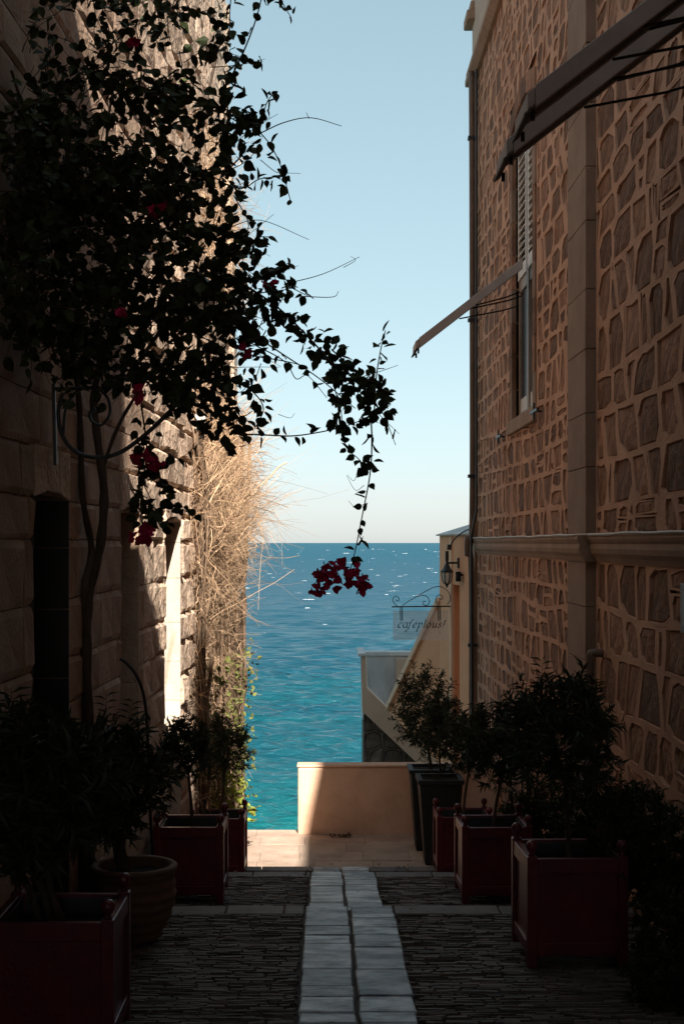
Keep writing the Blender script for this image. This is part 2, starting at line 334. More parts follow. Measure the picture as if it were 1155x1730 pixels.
def build_floor():
    mb = MB(); x0, x1 = -2.6, 3.0
    pts = PROF + [(19.75, -13.0), (-20.0, -13.0)]
    mb.prism([(x0, y, z - 0.02) for y, z in pts], (x1 - x0, 0, 0))
    fl = mb.build('alley_floor', M['floor']); tag(fl, kind='structure')
    rnd = random.Random(11)
    # narrow cobbles set on edge, too many to count
    vs = []; qs = []
    runs = [(5.2, 10.62), (11.4, 14.58), (15.42, 16.70)]
    for a, b in runs:
        y = a
        while y < b:
            d = rnd.uniform(0.022, 0.05)
            if y + d > b: break
            for s0, s1 in ((XL(y) + 0.02, -0.165), (0.525, XR - 0.02)):
                x = s0 + rnd.uniform(-0.05, 0.05)
                while x < s1 - 0.04:
                    w = rnd.uniform(0.07, 0.24); xe = min(x + w, s1 + rnd.uniform(-0.02, 0.01))
                    h = rnd.uniform(-0.005, 0.005); t1 = rnd.uniform(-0.004, 0.004); t2 = rnd.uniform(-0.004, 0.004)
                    k = len(vs); z = gz(y); zb = gz(y + d); g = 0.003; i = 0.006
                    vs += [(x + g, y + g, z - 0.03), (xe - g, y + g, z - 0.03), (xe - g, y + d - g, zb - 0.03), (x + g, y + d - g, zb - 0.03),
                           (x + g + i, y + g + i, z + h + t1), (xe - g - i, y + g + i, z + h + t2), (xe - g - i, y + d - g - i / 2, zb + h - t1), (x + g + i, y + d - g - i / 2, zb + h - t2)]
                    qs += [(k + 4, k + 5, k + 6, k + 7), (k, k + 1, k + 5, k + 4), (k + 1, k + 2, k + 6, k + 5), (k + 3, k, k + 4, k + 7)]
                    x = xe
            y += d
    o = link_mesh('cobbles', mesh_np('cobbles', vs, qs), M['cobble'], fl); tag(o, kind='stuff')
    # marble slabs of the middle strip
    def slab(x0, x1, y0, y1):
        g = 0.005; m = MB(); j = lambda: rnd.uniform(-0.007, 0.007)
        za, zb = gz(y0 + 0.01), gz(y1 - 0.01); h = 0.010 + rnd.uniform(-0.003, 0.004)
        lo = [(x0, y0 + g, za - 0.03), (x1, y0 + g, za - 0.03), (x1, y1 - g, zb - 0.03), (x0, y1 - g, zb - 0.03)]
        e = [(x0 + j(), y0 + g + abs(j()), za + h - 0.006), (x1 + j(), y0 + g + abs(j()), za + h - 0.006), (x1 + j(), y1 - g - abs(j()), zb + h - 0.006), (x0 + j(), y1 - g - abs(j()), zb + h - 0.006)]
        c = 0.008
        t = [(e[0][0] + c, e[0][1] + c, e[0][2] + 0.006), (e[1][0] - c, e[1][1] + c, e[1][2] + 0.006), (e[2][0] - c, e[2][1] - c, e[2][2] + 0.006), (e[3][0] + c, e[3][1] - c, e[3][2] + 0.006)]
        m.add(lo + e + t, [(8, 9, 10, 11)] + [(i, (i + 1) % 4, 4 + (i + 1) % 4, 4 + i) for i in range(4)] + [(4 + i, 4 + (i + 1) % 4, 8 + (i + 1) % 4, 8 + i) for i in range(4)])
        m.build('marble_slab', M['marble'], fl, world=False)
    y1 = lambda v: 2.244 / ((v - 917) / F - 0.05)
    y2 = lambda v: 2.197 / ((v - 917) / F - 0.084)
    zz = lambda v: 1400 + v / 3.208
    cl = [y1(zz(v)) for v in (1059, 1005, 922, 860, 765, 630, 585, 535, 495)] + [10.60]
    cr = [y1(zz(v)) for v in (1059, 1000, 912, 770, 650, 580, 540, 490)] + [10.60]
    for cols, x0, x1 in ((cl, -0.148, 0.168), (cr, 0.191, 0.508)):
        near = []; y = cols[0]
        while y > 4.6: near.append(y); y -= rnd.uniform(0.25, 0.5)
        ys = near[::-1] + cols[1:]
        for a, b in zip(ys, ys[1:]): slab(x0, x1, a, b)
        hid = [11.45, 11.9, 12.4]
        src = (430, 405, 345, 315, 280, 268) if cols is cl else (430, 370, 307, 280, 268)
        ys = hid + [y2(zz(v)) for v in src if y2(zz(v)) < 14.45 and y2(zz(v)) > 12.55] + [14.56]
        for a, b in zip(ys, ys[1:]): slab(x0, x1, a, b)
        for a, b in zip([15.45, 15.9, 16.3], [15.9, 16.3, 16.68]): slab(x0, x1, a, b)
    # step edge stones
    for y, z, dpt in ((10.86, -2.787, 0.24), (11.16, -2.96, 0.27), (14.80, -3.44, 0.22), (15.20, -3.635, 0.36), (16.92, -3.87, 0.22)):
        x = XL(y) + 0.02
        while x < XR - 0.05:
            xe = min(x + rnd.uniform(0.4, 0.85), XR - 0.02)
            if x < -0.16 < xe: xe = -0.16
            if -0.17 < x < 0.5:
                for c0, c1 in ((-0.15, 0.168), (0.191, 0.51)):
                    MB().box(c0, c1, y - dpt, y + 0.008, z - 0.15, z + 0.012 + rnd.uniform(-0.003, 0.003)).build('marble_slab', M['marble'], fl, world=False, bevel=0.012)
                x = 0.515; continue
            m = MB(); m.box(x + 0.004, xe - 0.004, y - dpt, y + 0.006, z - 0.15, z + 0.014 + rnd.uniform(-0.004, 0.004))
            m.build('step_stone', M['nosing'], fl, world=False, bevel=0.012)
            x = xe
    # paving of the sunlit landing
    y = 16.97; row = 0
    while y < 19.7:
        ye = min(y + (0.46, 0.40, 0.52, 0.44)[row % 4], 19.74); x = XL(y) - 0.1 - 0.2 * (row % 2)
        while x < XR:
            xe = x + rnd.uniform(0.5, 1.0)
            m = MB(); m.box(x + 0.0015, min(xe, XR) - 0.0015, y + 0.0015, ye - 0.0015, -4.06, -4.0 + 0.012 + rnd.uniform(-0.003, 0.003))
            m.build('paving_slab', M['paving'], fl, world=False, bevel=0.005)
            x = xe
        y = ye; row += 1
build_floor()

# ------------------------------------------------------------------ irregular masonry
def clip(poly, a, b, c):
    """keep a*x + b*y <= c"""
    out = []
    for i in range(len(poly)):
        p, q = poly[i], poly[(i + 1) % len(poly)]
        dp, dq = a * p[0] + b * p[1] - c, a * q[0] + b * q[1] - c
        if dp <= 0: out.append(p)
        if dp * dq < 0:
            t = dp / (dp - dq); out.append((p[0] + (q[0] - p[0]) * t, p[1] + (q[1] - p[1]) * t))
    return out
def area(p): return 0.5 * sum(p[i][0] * p[(i + 1) % len(p)][1] - p[(i + 1) % len(p)][0] * p[i][1] for i in range(len(p)))
def inset(poly, m):
    out = list(poly); n = len(poly)
    for i in range(n):
        p, q = poly[i], poly[(i + 1) % n]; dx, dy = q[0] - p[0], q[1] - p[1]; L = math.hypot(dx, dy)
        if L < 1e-6: continue
        a, b = dy / L, -dx / L          # outward for CCW
        out = clip(out, a, b, a * p[0] + b * p[1] - m)
        if len(out) < 3: return []
    return out
def tidy(poly, eps=0.02):
    out = []
    for p in poly:
        if not out or math.hypot(p[0] - out[-1][0], p[1] - out[-1][1]) > eps: out.append(p)
    if len(out) > 1 and math.hypot(out[0][0] - out[-1][0], out[0][1] - out[-1][1]) < eps: out.pop()
    return out
def cells(u0, u1, t0, t1, g, rnd, holes=(), tall=1.0):
    """power diagram on a jittered grid over a rectangle, in the wall's own (u, t)"""
    nu = max(1, round((u1 - u0) / g)); nt = max(1, round((t1 - t0) / (g * tall))); du, dt = (u1 - u0) / nu, (t1 - t0) / nt
    seeds = {}
    for j in range(-1, nt + 1):
        off = rnd.uniform(0, 0.9) * du
        for i in range(-1, nu + 1):
            L = [(u0 + (i + 0.5 + rnd.uniform(-0.42, 0.42)) * du + (off if j % 2 else 0) * 0.5, t0 + (j + 0.5 + rnd.uniform(-0.2, 0.2)) * dt, rnd.uniform(0, 0.16) * g * g)]
            if rnd.random() < 0.22:
                L.append((u0 + (i + rnd.uniform(0.0, 1.0)) * du, t0 + (j + rnd.choice((0.02, 0.98))) * dt, -0.10 * g * g))
            seeds[(i, j)] = L
    res = []
    for (i, j), L in seeds.items():
        for k, s in enumerate(L):
            poly = [(u0, t0), (u1, t0), (u1, t1), (u0, t1)]
            for di in range(-2, 3):
                for dj in range(-2, 3):
                    for kk, q in enumerate(seeds.get((i + di, j + dj), ())):
                        if di == 0 and dj == 0 and kk == k: continue
                        a, b = q[0] - s[0], q[1] - s[1]
                        c = (q[0] ** 2 + q[1] ** 2 - s[0] ** 2 - s[1] ** 2 + s[2] - q[2]) / 2
                        poly = clip(poly, a, b, c)
                        if len(poly) < 3: break
                    if len(poly) < 3: break
                if len(poly) < 3: break
            if len(poly) < 3: continue
            for (h0, h1, v0, v1) in holes:
                us = [p[0] for p in poly]; ts = [p[1] for p in poly]
                if max(us) > h0 and min(us) < h1 and max(ts) > v0 and min(ts) < v1:
                    cu, ct = sum(us) / len(us), sum(ts) / len(ts)
                    opt = sorted(((h0 - cu, (1, 0, h0)), (cu - h1, (-1, 0, -h1)), (v0 - ct, (0, 1, v0)), (ct - v1, (0, -1, -v1))), key=lambda o: -o[0])
                    poly = clip(poly, *opt[0][1])
                    if len(poly) < 3: break
            poly = tidy(poly)
            if len(poly) >= 3 and area(poly) > 0.004: res.append(poly)
    return res

def course_cells(u0, u1, t0, t1, wr, hr, rnd, holes=()):
    """roughly coursed rubble: wavering courses cut by slanting joints"""
    ts = [t0]
    while ts[-1] < t1 - hr[0] * 0.8: ts.append(ts[-1] + rnd.uniform(*hr))
    sc = (t1 - t0) / (ts[-1] - t0); ts = [t0 + (t - t0) * sc for t in ts]; n = len(ts)
    wav = [(0, 1, 0) if i in (0, n - 1) else (rnd.uniform(0.01, 0.045), rnd.uniform(1.2, 3.5), rnd.uniform(0, 6.3)) for i in range(n)]
    B = lambda i, u: ts[i] + wav[i][0] * math.sin(wav[i][1] * u + wav[i][2])
    res = []
    for r in range(n - 1):
        h = ts[r + 1] - ts[r]; us = [u0 - rnd.uniform(0, wr[1])]
        while us[-1] < u1: us.append(us[-1] + (rnd.uniform(*wr) if rnd.random() < 0.8 else wr[0] * rnd.uniform(0.45, 0.8)))
        sl = [rnd.uniform(-0.14, 0.14) * h for _ in us]
        for i in range(len(us) - 1):
            a, b = us[i] - sl[i], us[i + 1] - sl[i + 1]; c, d = us[i + 1] + sl[i + 1], us[i] + sl[i]
            quad = [(a, B(r, a)), (b, B(r, b)), (c, B(r + 1, c)), (d, B(r + 1, d))]
            q = rnd.random()
            if q < 0.16:
                f = rnd.uniform(0.38, 0.62); L = (a + (d - a) * f, quad[0][1] + (quad[3][1] - quad[0][1]) * f); Rr = (b + (c - b) * f, quad[1][1] + (quad[2][1] - quad[1][1]) * f)
                polys = [[quad[0], quad[1], Rr, L], [L, Rr, quad[2], quad[3]]]
            else: polys = [quad]
            for poly in polys:
                poly = clip(clip(poly, -1, 0, -u0), 1, 0, u1)
                for (h0, h1, v0, v1) in holes:
                    if len(poly) < 3: break
                    us_ = [p[0] for p in poly]; ts_ = [p[1] for p in poly]
                    if max(us_) > h0 and min(us_) < h1 and max(ts_) > v0 and min(ts_) < v1:
                        cu, ct = sum(us_) / len(us_), sum(ts_) / len(ts_)
                        opt = sorted(((h0 - cu, (1, 0, h0)), (cu - h1, (-1, 0, -h1)), (v0 - ct, (0, 1, v0)), (ct - v1, (0, -1, -v1))), key=lambda o: -o[0])
                        poly = clip(poly, *opt[0][1])
                poly = tidy(poly, 0.01) if len(poly) >= 3 else poly
                if len(poly) >= 3 and area(poly) > 0.0008: res.append(poly)
    return res

def rough_outline(ins, rnd, m):
    out = []; n = len(ins)
    for i in range(n):
        p, q, o = ins[i], ins[(i + 1) % n], ins[i - 1]
        j = lambda: rnd.uniform(-0.35, 0.25) * m
        if rnd.random() < 0.55:
            f, g = rnd.uniform(0.08, 0.38), rnd.uniform(0.08, 0.38)
            out.append((p[0] + (o[0] - p[0]) * f, p[1] + (o[1] - p[1]) * f)); out.append((p[0] + (q[0] - p[0]) * g, p[1] + (q[1] - p[1]) * g))
        else: out.append((p[0] + j(), p[1] + j()))
        if rnd.random() < 0.6:
            f = rnd.uniform(0.42, 0.6); dx, dy = q[0] - p[0], q[1] - p[1]; L = math.hypot(dx, dy) + 1e-9; e = rnd.uniform(-0.7, 0.55) * m
            out.append((p[0] + dx * f + dy / L * e, p[1] + dy * f - dx / L * e))
    return tidy(out, 0.006)

def rubble_wall(root, panels, place, k, g, mort, rnd, near_key, name='stone', tall=1.0, smat=None, mmat=None, keep=300, depth=0.02, wallname='mortar_face'):
    """panels: (s0, s1, t0, t1, holes). place(s, t, d) -> world point, d outwards"""
    off = parent_loc(root); wall = MB(); stones = []
    for (s0, s1, t0, t1, holes, *crs) in panels:
        hs = [(h[0] / k, h[1] / k, h[2], h[3]) for h in holes]
        polys = course_cells(s0 / k, s1 / k, t0, t1, crs[0], crs[1], rnd, hs) if crs else cells(s0 / k, s1 / k, t0, t1, g, rnd, hs, tall)
        for poly in polys:
            m = mort * rnd.uniform(0.7, 1.5); ins = tidy(inset(poly, m), 0.008)
            W = lambda p, d: place(p[0] * k, p[1], d)
            if len(ins) < 3 or area(ins) < 0.0012:
                wall.add([W(p, 0) for p in poly], [tuple(range(len(poly)))]); continue
            inner = rough_outline(ins, rnd, m)
            per = sum(math.hypot(inner[i][0] - inner[i - 1][0], inner[i][1] - inner[i - 1][1]) for i in range(len(inner))) if inner else 1
            if len(inner) < 3 or area(inner) < 0.0012 or 12.57 * area(inner) / per ** 2 < 0.30:
                wall.add([W(p, 0) for p in poly], [tuple(range(len(poly)))]); continue
            # mortar: plane between the cell outline and the hole, then the lip of the recess
            c = (sum(p[0] for p in inner) / len(inner), sum(p[1] for p in inner) / len(inner))
            outer = []
            for p in inner:          # shoot from the centre to the cell outline
                best = None; dx, dy = p[0] - c[0], p[1] - c[1]
                for i in range(len(poly)):
                    a, b = poly[i], poly[(i + 1) % len(poly)]; ex, ey = b[0] - a[0], b[1] - a[1]; den = dx * ey - dy * ex
                    if abs(den) < 1e-12: continue
                    t = ((a[0] - c[0]) * ey - (a[1] - c[1]) * ex) / den; w = ((a[0] - c[0]) * dy - (a[1] - c[1]) * dx) / den
                    if t > 0 and -1e-6 <= w <= 1 + 1e-6 and (best is None or t < best): best = t
                best = best or 1.3
                outer.append((c[0] + dx * best, c[1] + dy * best))
            N = len(inner)
            V = [W(p, 0) for p in outer] + [W(p, 0.002 * rnd.random()) for p in inner] + [W((c[0] + (p[0] - c[0]) * 0.97, c[1] + (p[1] - c[1]) * 0.97), -depth * 1.6) for p in inner] + [W(p, 0) for p in poly]
            fs = [(i, (i + 1) % N, N + (i + 1) % N, N + i) for i in range(N)] + [(N + i, N + (i + 1) % N, 2 * N + (i + 1) % N, 2 * N + i) for i in range(N)]
            for i, p in enumerate(poly):      # corner triangles
                ang = [((p[0] - c[0]) * (o[1] - c[1]) - (p[1] - c[1]) * (o[0] - c[0])) for o in outer]
                for a in range(N):
                    b = (a + 1) % N
                    if ang[a] <= 1e-12 and ang[b] >= -1e-12 and (outer[a][0] - c[0]) * (p[0] - c[0]) + (outer[a][1] - c[1]) * (p[1] - c[1]) > 0:
                        fs.append((a, 3 * N + i, b)); break
            wall.add(V, fs)
            # the stone itself
            h = -depth + rnd.uniform(0, 0.6) * depth; tl = rnd.uniform(-0.5, 0.5) * depth; tm = rnd.uniform(-0.5, 0.5) * depth
            sv = []
            ru = max(abs(p[0] - c[0]) for p in inner); rt = max(abs(p[1] - c[1]) for p in inner)
            for sc, dd in ((0.965, -depth * 1.5), (0.90, 0.0), (0.55, depth * rnd.uniform(0.1, 0.5))):
                for p in inner:
                    jj = rnd.uniform(-1, 1) * depth * 0.22 if sc < 0.95 else 0
                    q = (c[0] + (p[0] - c[0]) * sc, c[1] + (p[1] - c[1]) * sc)
                    d = dd if sc > 0.95 else h + dd + jj + tl * (p[0] - c[0]) / ru + tm * (p[1] - c[1]) / rt
                    sv.append(W(q, min(d, depth * 0.35)))
            sf = [(r * N + i, r * N + (i + 1) % N, (r + 1) * N + (i + 1) % N, (r + 1) * N + i) for r in range(2) for i in range(N)] + [tuple(2 * N + i for i in range(N))]
            stones.append((near_key(place(c[0] * k, c[1], 0), area(inner) * k), sv, sf, place(c[0] * k, c[1], 0)))
    wall.build(wallname, mmat, root)
    stones.sort(key=lambda s: -s[0])
    for key, sv, sf, c in stones[:keep]:
        m = MB(); m.add(sv, sf); c = Vector(c)
        o = link_mesh(name, m.mesh(name, c), smat, root); o.location = c - off
    rest = MB()
    for key, sv, sf, c in stones[keep:]: rest.add(sv, sf)
    if rest.v: rest.build(name + '_field', smat, root, kind='stuff')

def screen_key(p, a):
    """apparent size of a wall piece in the photograph, zero when out of frame"""
    p = Vector(p)
    if p.y < 1: return 0
    x, y = 550 + p.x / p.y * F, 917 - p.z / p.y * F
    if x < -40 or x > 1195 or y < -40 or y > 1600: return 1e-6 * a
    return a * abs(p.x) / p.y ** 3

# ------------------------------------------------------------------ stone house on the right
BASE_R = Vector((XR + 0.6, 15.0, -4.6))
house = empty('stone_house', BASE_R, 'tall house of brown rubble stone with wide pale mortar joints, right of the alley', 'house')
WIN = (16.1, 17.85, 1.53, 5.25)
SUR = (15.86, 18.10, 1.36, 5.50)
PIL = (12.38, 13.30)
def build_house():
    rnd = random.Random(5)
    pl = lambda s, t, d: Vector((XR - d, s, t))
    cA, cB = ((0.18, 0.40), (0.25, 0.44)), ((0.14, 0.34), (0.22, 0.40))
    panels = [(6.2, PIL[0], -4.3, -0.16, (), *cA), (6.2, PIL[0], 0.05, 7.3, (), *cA), (PIL[1], 22.05, -4.3, -0.16, (), *cB), (PIL[1], 22.05, 0.05, 7.3, (SUR,), *cB)]
    rubble_wall(house, panels, pl, 2.0, 0.30, 0.022, rnd, screen_key, smat=M['stone'], mmat=M['mortar'], depth=0.016)
    # solid behind the face, with the window opening left free
    m = MB()
    m.box(XR + 0.04, 7.0, -8.2, 6.19, -13, 8.6); m.box(XR + 0.04, 7.0, 6.2, WIN[0], -13, 9.1); m.box(XR + 0.04, 7.0, WIN[1], 22.3, -13, 9.1)
    m.box(XR + 0.04, 7.0, WIN[0], WIN[1], -9, WIN[2]); m.box(XR + 0.04, 7.0, WIN[0], WIN[1], WIN[3], 9.1); m.box(XR + 0.5, 7.0, WIN[0], WIN[1], WIN[2], WIN[3])
    m.build('wall_core', M['mortar'], house)
    MB().box(XR, XR + 0.04, -8.2, 6.2, -13, 8.6).build('wall', M['mortar'], house)
    # upper plastered storey, cornice and roof edge
    m = MB(); m.box(XR - 0.05, XR + 0.02, 6.2, 22.32, 7.3, 8.9); m.build('frieze', M['frieze'], house)
    prof = [(XR - 0.05, 7.22), (XR - 0.14, 7.30), (XR - 0.14, 7.38), (XR - 0.08, 7.44), (XR - 0.05, 7.5)]
    m = MB(); m.prism([(x, 6.2, z) for x, z in prof] + [(XR + 0.01, 6.2, 7.5), (XR + 0.01, 6.2, 7.22)], (0, 16.2, 0)); m.build('frieze_moulding', M['course'], house)
    prof = [(XR - 0.05, 8.9), (XR - 0.07, 8.95), (XR - 0.10, 9.0), (XR - 0.12, 9.1), (XR + 0.3, 9.2), (XR + 0.3, 8.9)]
    m = MB(); m.prism([(x, 6.2, z) for x, z in prof], (0, 16.3, 0)); m.build('cornice', M['course'], house)
    # corner trim
    z = -4.3
    while z < 7.2:
        h = min(0.62, 7.21 - z)
        MB().box(XR - 0.045, XR + 0.3, 22.06, 22.42, z + 0.003, z + h - 0.003).build('corner_block', M['pilaster'], house, bevel=0.012)
        z += h
    # capital pieces on the corner
    for z0, z1, e in ((7.2, 7.32, 0.10), (7.32, 7.5, 0.05), (8.1, 8.25, 0.12), (8.25, 8.4, 0.06)):
        MB().box(XR - 0.05 - e, XR + 0.3, 22.0 - e * 0.4, 22.44 + e * 0.5, z0, z1).build('corner_capital', M['course'], house, bevel=0.02)
    # pilaster of dressed blocks
    z = -4.3; i = 0
    while z < 7.25:
        h = min((0.52, 0.60, 0.47, 0.56)[i % 4], 7.28 - z)
        if z < -0.16 < z + h: h = -0.16 - z
        if -0.16 <= z < 0.06: z = 0.061; continue
        MB().box(XR - 0.09 + rnd.uniform(-0.004, 0.004), XR + 0.1, PIL[0] + rnd.uniform(-0.004, 0.004), PIL[1], z + 0.002, z + h - 0.002).build('pilaster_block', M['pilaster'], house, bevel=0.008)
        z += h; i += 1
    # string course, breaking forward round the pilaster
    def course(y0, y1, e):
        pr = [(XR + 0.02, 0.065), (XR - 0.075 - e, 0.062), (XR - 0.085 - e, 0.035), (XR - 0.075 - e, 0.012), (XR - 0.06 - e, -0.01), (XR - 0.068 - e, -0.05), (XR - 0.058 - e, -0.09), (XR - 0.03 - e, -0.125), (XR - 0.012 - e, -0.165), (XR + 0.02, -0.168)]
        m = MB(); m.prism([(x, y0, z) for x, z in pr], (0, y1 - y0, 0)); m.build('string_course', M['course'], house)
    course(6.2, PIL[0] - 0.06, 0); course(PIL[0] - 0.06, PIL[1] + 0.06, 0.09); course(PIL[1] + 0.06, 22.2, 0)
    # window
    y0, y1, z0, z1 = WIN
    sy0, sy1, sz0, sz1 = SUR
    z = sz0 + 0.14; i = 0
    while z < 5.1:
        h = min(0.42, 5.12 - z)
        for a, b in ((sy0 + (0.04 if i % 2 else 0), y0), (y1, sy1 - (0 if i % 2 else 0.04))):
            MB().box(XR - 0.012 - rnd.uniform(0, 0.008), XR + 0.25, a, b, z + 0.001, z + h - 0.001).build('window_quoin', M['stone'] if i % 3 else M['pilaster'], house, bevel=0.006)
        z += h; i += 1
    n = 9
    for k in range(n):           # arch stones over the window
        a0, a1 = k / n, (k + 1) / n; yy0, yy1 = sy0 + (sy1 - sy0) * a0, sy0 + (sy1 - sy0) * a1
        f = lambda t: 5.08 + 0.20 * math.sin(math.pi * t)
        m = MB(); m.prism([(XR - 0.02, yy0 + 0.008, f(a0)), (XR - 0.02, yy1 - 0.008, f(a1)), (XR - 0.02, yy1 - 0.008, f(a1) + 0.24), (XR - 0.02, yy0 + 0.008, f(a0) + 0.24)], (0.26, 0, 0))
        m.build('arch_stone', M['stone'], house, bevel=0.01)
    w = empty('window', (0, 0, 0)); w.parent = house; w.location = Vector((XR, (y0 + y1) / 2, z0)) - BASE_R
    d = 0.07
    MB().box(XR - 0.05, XR + 0.2, sy0 - 0.03, sy1 + 0.03, sz0, z0 - 0.002).build('sill', M['course'], w, bevel=0.012)
    m = MB(); m.box(XR + d, XR + d + 0.07, y0 + 0.001, y0 + 0.09, z0, z1); m.box(XR + d, XR + d + 0.07, y1 - 0.09, y1 - 0.001, z0, z1); m.box(XR + d, XR + d + 0.07, y0, y1, z1 - 0.1, z1 - 0.002); m.box(XR + d, XR + d + 0.07, y0, y1, z0 + 0.002, z0 + 0.09)
    ym = (y0 + y1) / 2; m.box(XR + d - 0.012, XR + d + 0.075, ym - 0.07, ym + 0.07, z0 + 0.003, z1 - 0.003); m.box(XR + d + 0.003, XR + d + 0.068, y0 + 0.09, y1 - 0.09, 3.12, 3.26)
    m.build('frame', M['frame_paint'], w, bevel=0.006)
    for a, b in ((y0 + 0.09, ym - 0.07), (ym + 0.07, y1 - 0.09)):
        MB().box(XR + d + 0.03, XR + d + 0.04, a, b, z0 + 0.26, 3.12).build('pane', M['glass'], w)
        MB().box(XR + d + 0.012, XR + d + 0.05, a, b, z0 + 0.09, z0 + 0.259).build('bottom_panel', M['white_paint'], w, bevel=0.004)
        m = MB(); m.box(XR + d - 0.02, XR + d + 0.02, a, a + 0.07, 3.26, z1 - 0.1); m.box(XR + d - 0.02, XR + d + 0.02, b - 0.07, b, 3.26, z1 - 0.1)
        m.box(XR + d - 0.018, XR + d + 0.018, a + 0.07, b - 0.07, 3.27, 3.42); m.box(XR + d - 0.018, XR + d + 0.018, a + 0.07, b - 0.07, z1 - 0.2, z1 - 0.1)
        m.build('shutter_frame', M['white_paint'], w)
        z = 3.45
        while z < z1 - 0.24:
            m = MB(); m.hexa([(XR + d - 0.03, a + 0.07, z), (XR + d - 0.03, b - 0.07, z), (XR + d + 0.03, b - 0.07, z + 0.045), (XR + d + 0.03, a + 0.07, z + 0.045)],
                             [(XR + d - 0.03, a + 0.07, z + 0.014), (XR + d - 0.03, b - 0.07, z + 0.014), (XR + d + 0.03, b - 0.07, z + 0.059), (XR + d + 0.03, a + 0.07, z + 0.059)])
            m.build('slat', M['white_paint'], w)
            z += 0.095
    for y, zz in ((15.55, 1.44), (18.75, 1.40)):
        m = MB(); m.bar((XR - 0.07, y - 0.25, zz), (XR - 0.07, y + 0.25, zz), 0.03, 0.03); m.bar((XR - 0.075, y, zz - 0.09), (XR - 0.075, y, zz + 0.09), 0.022, 0.022); m.bar((XR - 0.07, y, zz), (XR + 0.06, y, zz), 0.02, 0.02)
        m.build('shutter_catch', M['iron'], house)
    # downpipe at the far corner, a stub pipe behind the trees, the cable on the string course
    m = MB(); m.tube(smooth_path([(XR - 0.11, 21.86, 7.25), (XR - 0.10, 21.86, 5), (XR - 0.10, 21.86, 0.4), (XR - 0.17, 21.86, 0.10), (XR - 0.17, 21.86, -0.2), (XR - 0.11, 21.86, -0.5), (XR - 0.11, 21.86, -3.9)], 5), 0.045, 10)
    m.build('downpipe', M['pipe'], house, smooth=True)
    for z in (6.2, 3.4, 1.0, -1.6):
        MB().box(XR - 0.165, XR - 0.02, 21.80, 21.92, z, z + 0.05).build('pipe_clamp', M['iron'], house)
    MB().tube([(XR - 0.06, 21.6, 7.2), (XR - 0.06, 21.62, 3), (XR - 0.06, 21.6, 0.5), (XR - 0.14, 21.6, 0.1), (XR - 0.12, 21.6, -3.5)], 0.018, 6).build('wall_cable', M['iron'], house)
    m = MB(); m.tube(smooth_path([(XR - 0.02, 11.95, -0.93), (XR - 0.10, 11.95, -0.93), (XR - 0.13, 11.95, -1.0), (XR - 0.13, 11.95, -1.6), (XR - 0.13, 11.95, -3.1)], 4), 0.036, 8); m.build('stub_pipe', M['pipe'], house, smooth=True)
    pts = []; y = 6.3
    while y < 22:
        pts.append((XR - 0.088 - (0.09 if PIL[0] - 0.06 < y < PIL[1] + 0.06 else 0), y, 0.071 + 0.006 * math.sin(y * 3.1) * math.sin(y * 1.3))); y += 0.22
    MB().tube(pts, 0.011, 5).build('string_course_cable', M['cable'], house)
    # added unseen blocks behind and above the viewer, shaping shade and shadow edges
    m = MB(); m.box(-2.6, XR - 0.02, -8.2, 5.0, 3.0, 5.36); m.box(-2.6, XR - 0.02, -8.2, -1.0, 5.37, 9.0)
    m.build('overhead_shade_block', M['mortar'], house)
    MB().box(0.42, 1.03, 4.3, 4.98, 5.365, 7.9).build('tall_shade_block', M['mortar'], house)  # added out of view to shadow the farthest left tree and planter
    MB().box(-2.6, -0.56, 4.3, 4.99, 5.365, 7.4).build('left_shade_block', M['mortar'], house)  # added out of view to keep sun off the bougainvillea
    MB().box(-0.56, 0.42, 4.3, 4.97, 5.365, 5.8).build('shade_block_step', M['mortar'], house)  # added out of view to set the shadow edge on the left wall
build_house()

# ------------------------------------------------------------------ sloping folded awnings on the stone house
def make_awning():
    root = empty('folded_awning', (0, 0, 0), 'x', 'awning', 'folded awnings on the stone house')
    # local: wall side at x = 0 (z = 0), outer end at x = -1.23, z = -0.95; thickness 0.07, width 0.55 along y
    L, D, W, T = 1.24, 0.955, 0.52, 0.07
    def seg(x0, x1, y0, y1, za, zb, nm, mt):
        m = MB(); f = lambda x: x * D / L
        m.hexa([(-x0, y0, -f(x0) + za), (-x1, y0, -f(x1) + za), (-x1, y1, -f(x1) + za), (-x0, y1, -f(x0) + za)],
               [(-x0, y0, -f(x0) + zb), (-x1, y0, -f(x1) + zb), (-x1, y1, -f(x1) + zb), (-x0, y1, -f(x0) + zb)])
        return m.build(nm, mt, root, world=False, bevel=0.006)
    seg(0.0, L - 0.03, 0.0, 0.035, -0.095, 0.03, 'side_rail', M['canopy'])
    seg(0.0, L - 0.03, W - 0.035, W, -0.055, 0.02, 'side_rail', M['canopy'])
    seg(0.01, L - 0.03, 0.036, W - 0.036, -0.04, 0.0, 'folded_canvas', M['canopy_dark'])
    seg(0.2, L - 0.2, 0.12, 0.17, -0.062, -0.041, 'inner_rib', M['iron'])
    seg(L - 0.029, L + 0.012, -0.004, W + 0.004, -0.075, 0.02, 'end_profile', M['canopy'])
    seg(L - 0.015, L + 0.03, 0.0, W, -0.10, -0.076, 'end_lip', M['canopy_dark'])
    for y in (0.06, W - 0.06):
        m = MB(); x = L * 0.98; m.tube([(-x, y, -D - 0.07), (-x, y, -D - 0.125)], 0.012, 6); m.build('hook', M['iron'], root, world=False)
    for x, y in ((0.62, 0.12), (0.50, 0.40), (0.70, 0.46)):
        m = MB(); za = -x * D / L - 0.07
        m.tube([(-x, y, za), (-0.25 * x, y + 0.01, za + 0.10), (0.02, y + 0.02, za + 0.16)], 0.009, 6); m.build('support_rod', M['iron'], root, world=False)
    return root
aw = make_awning()
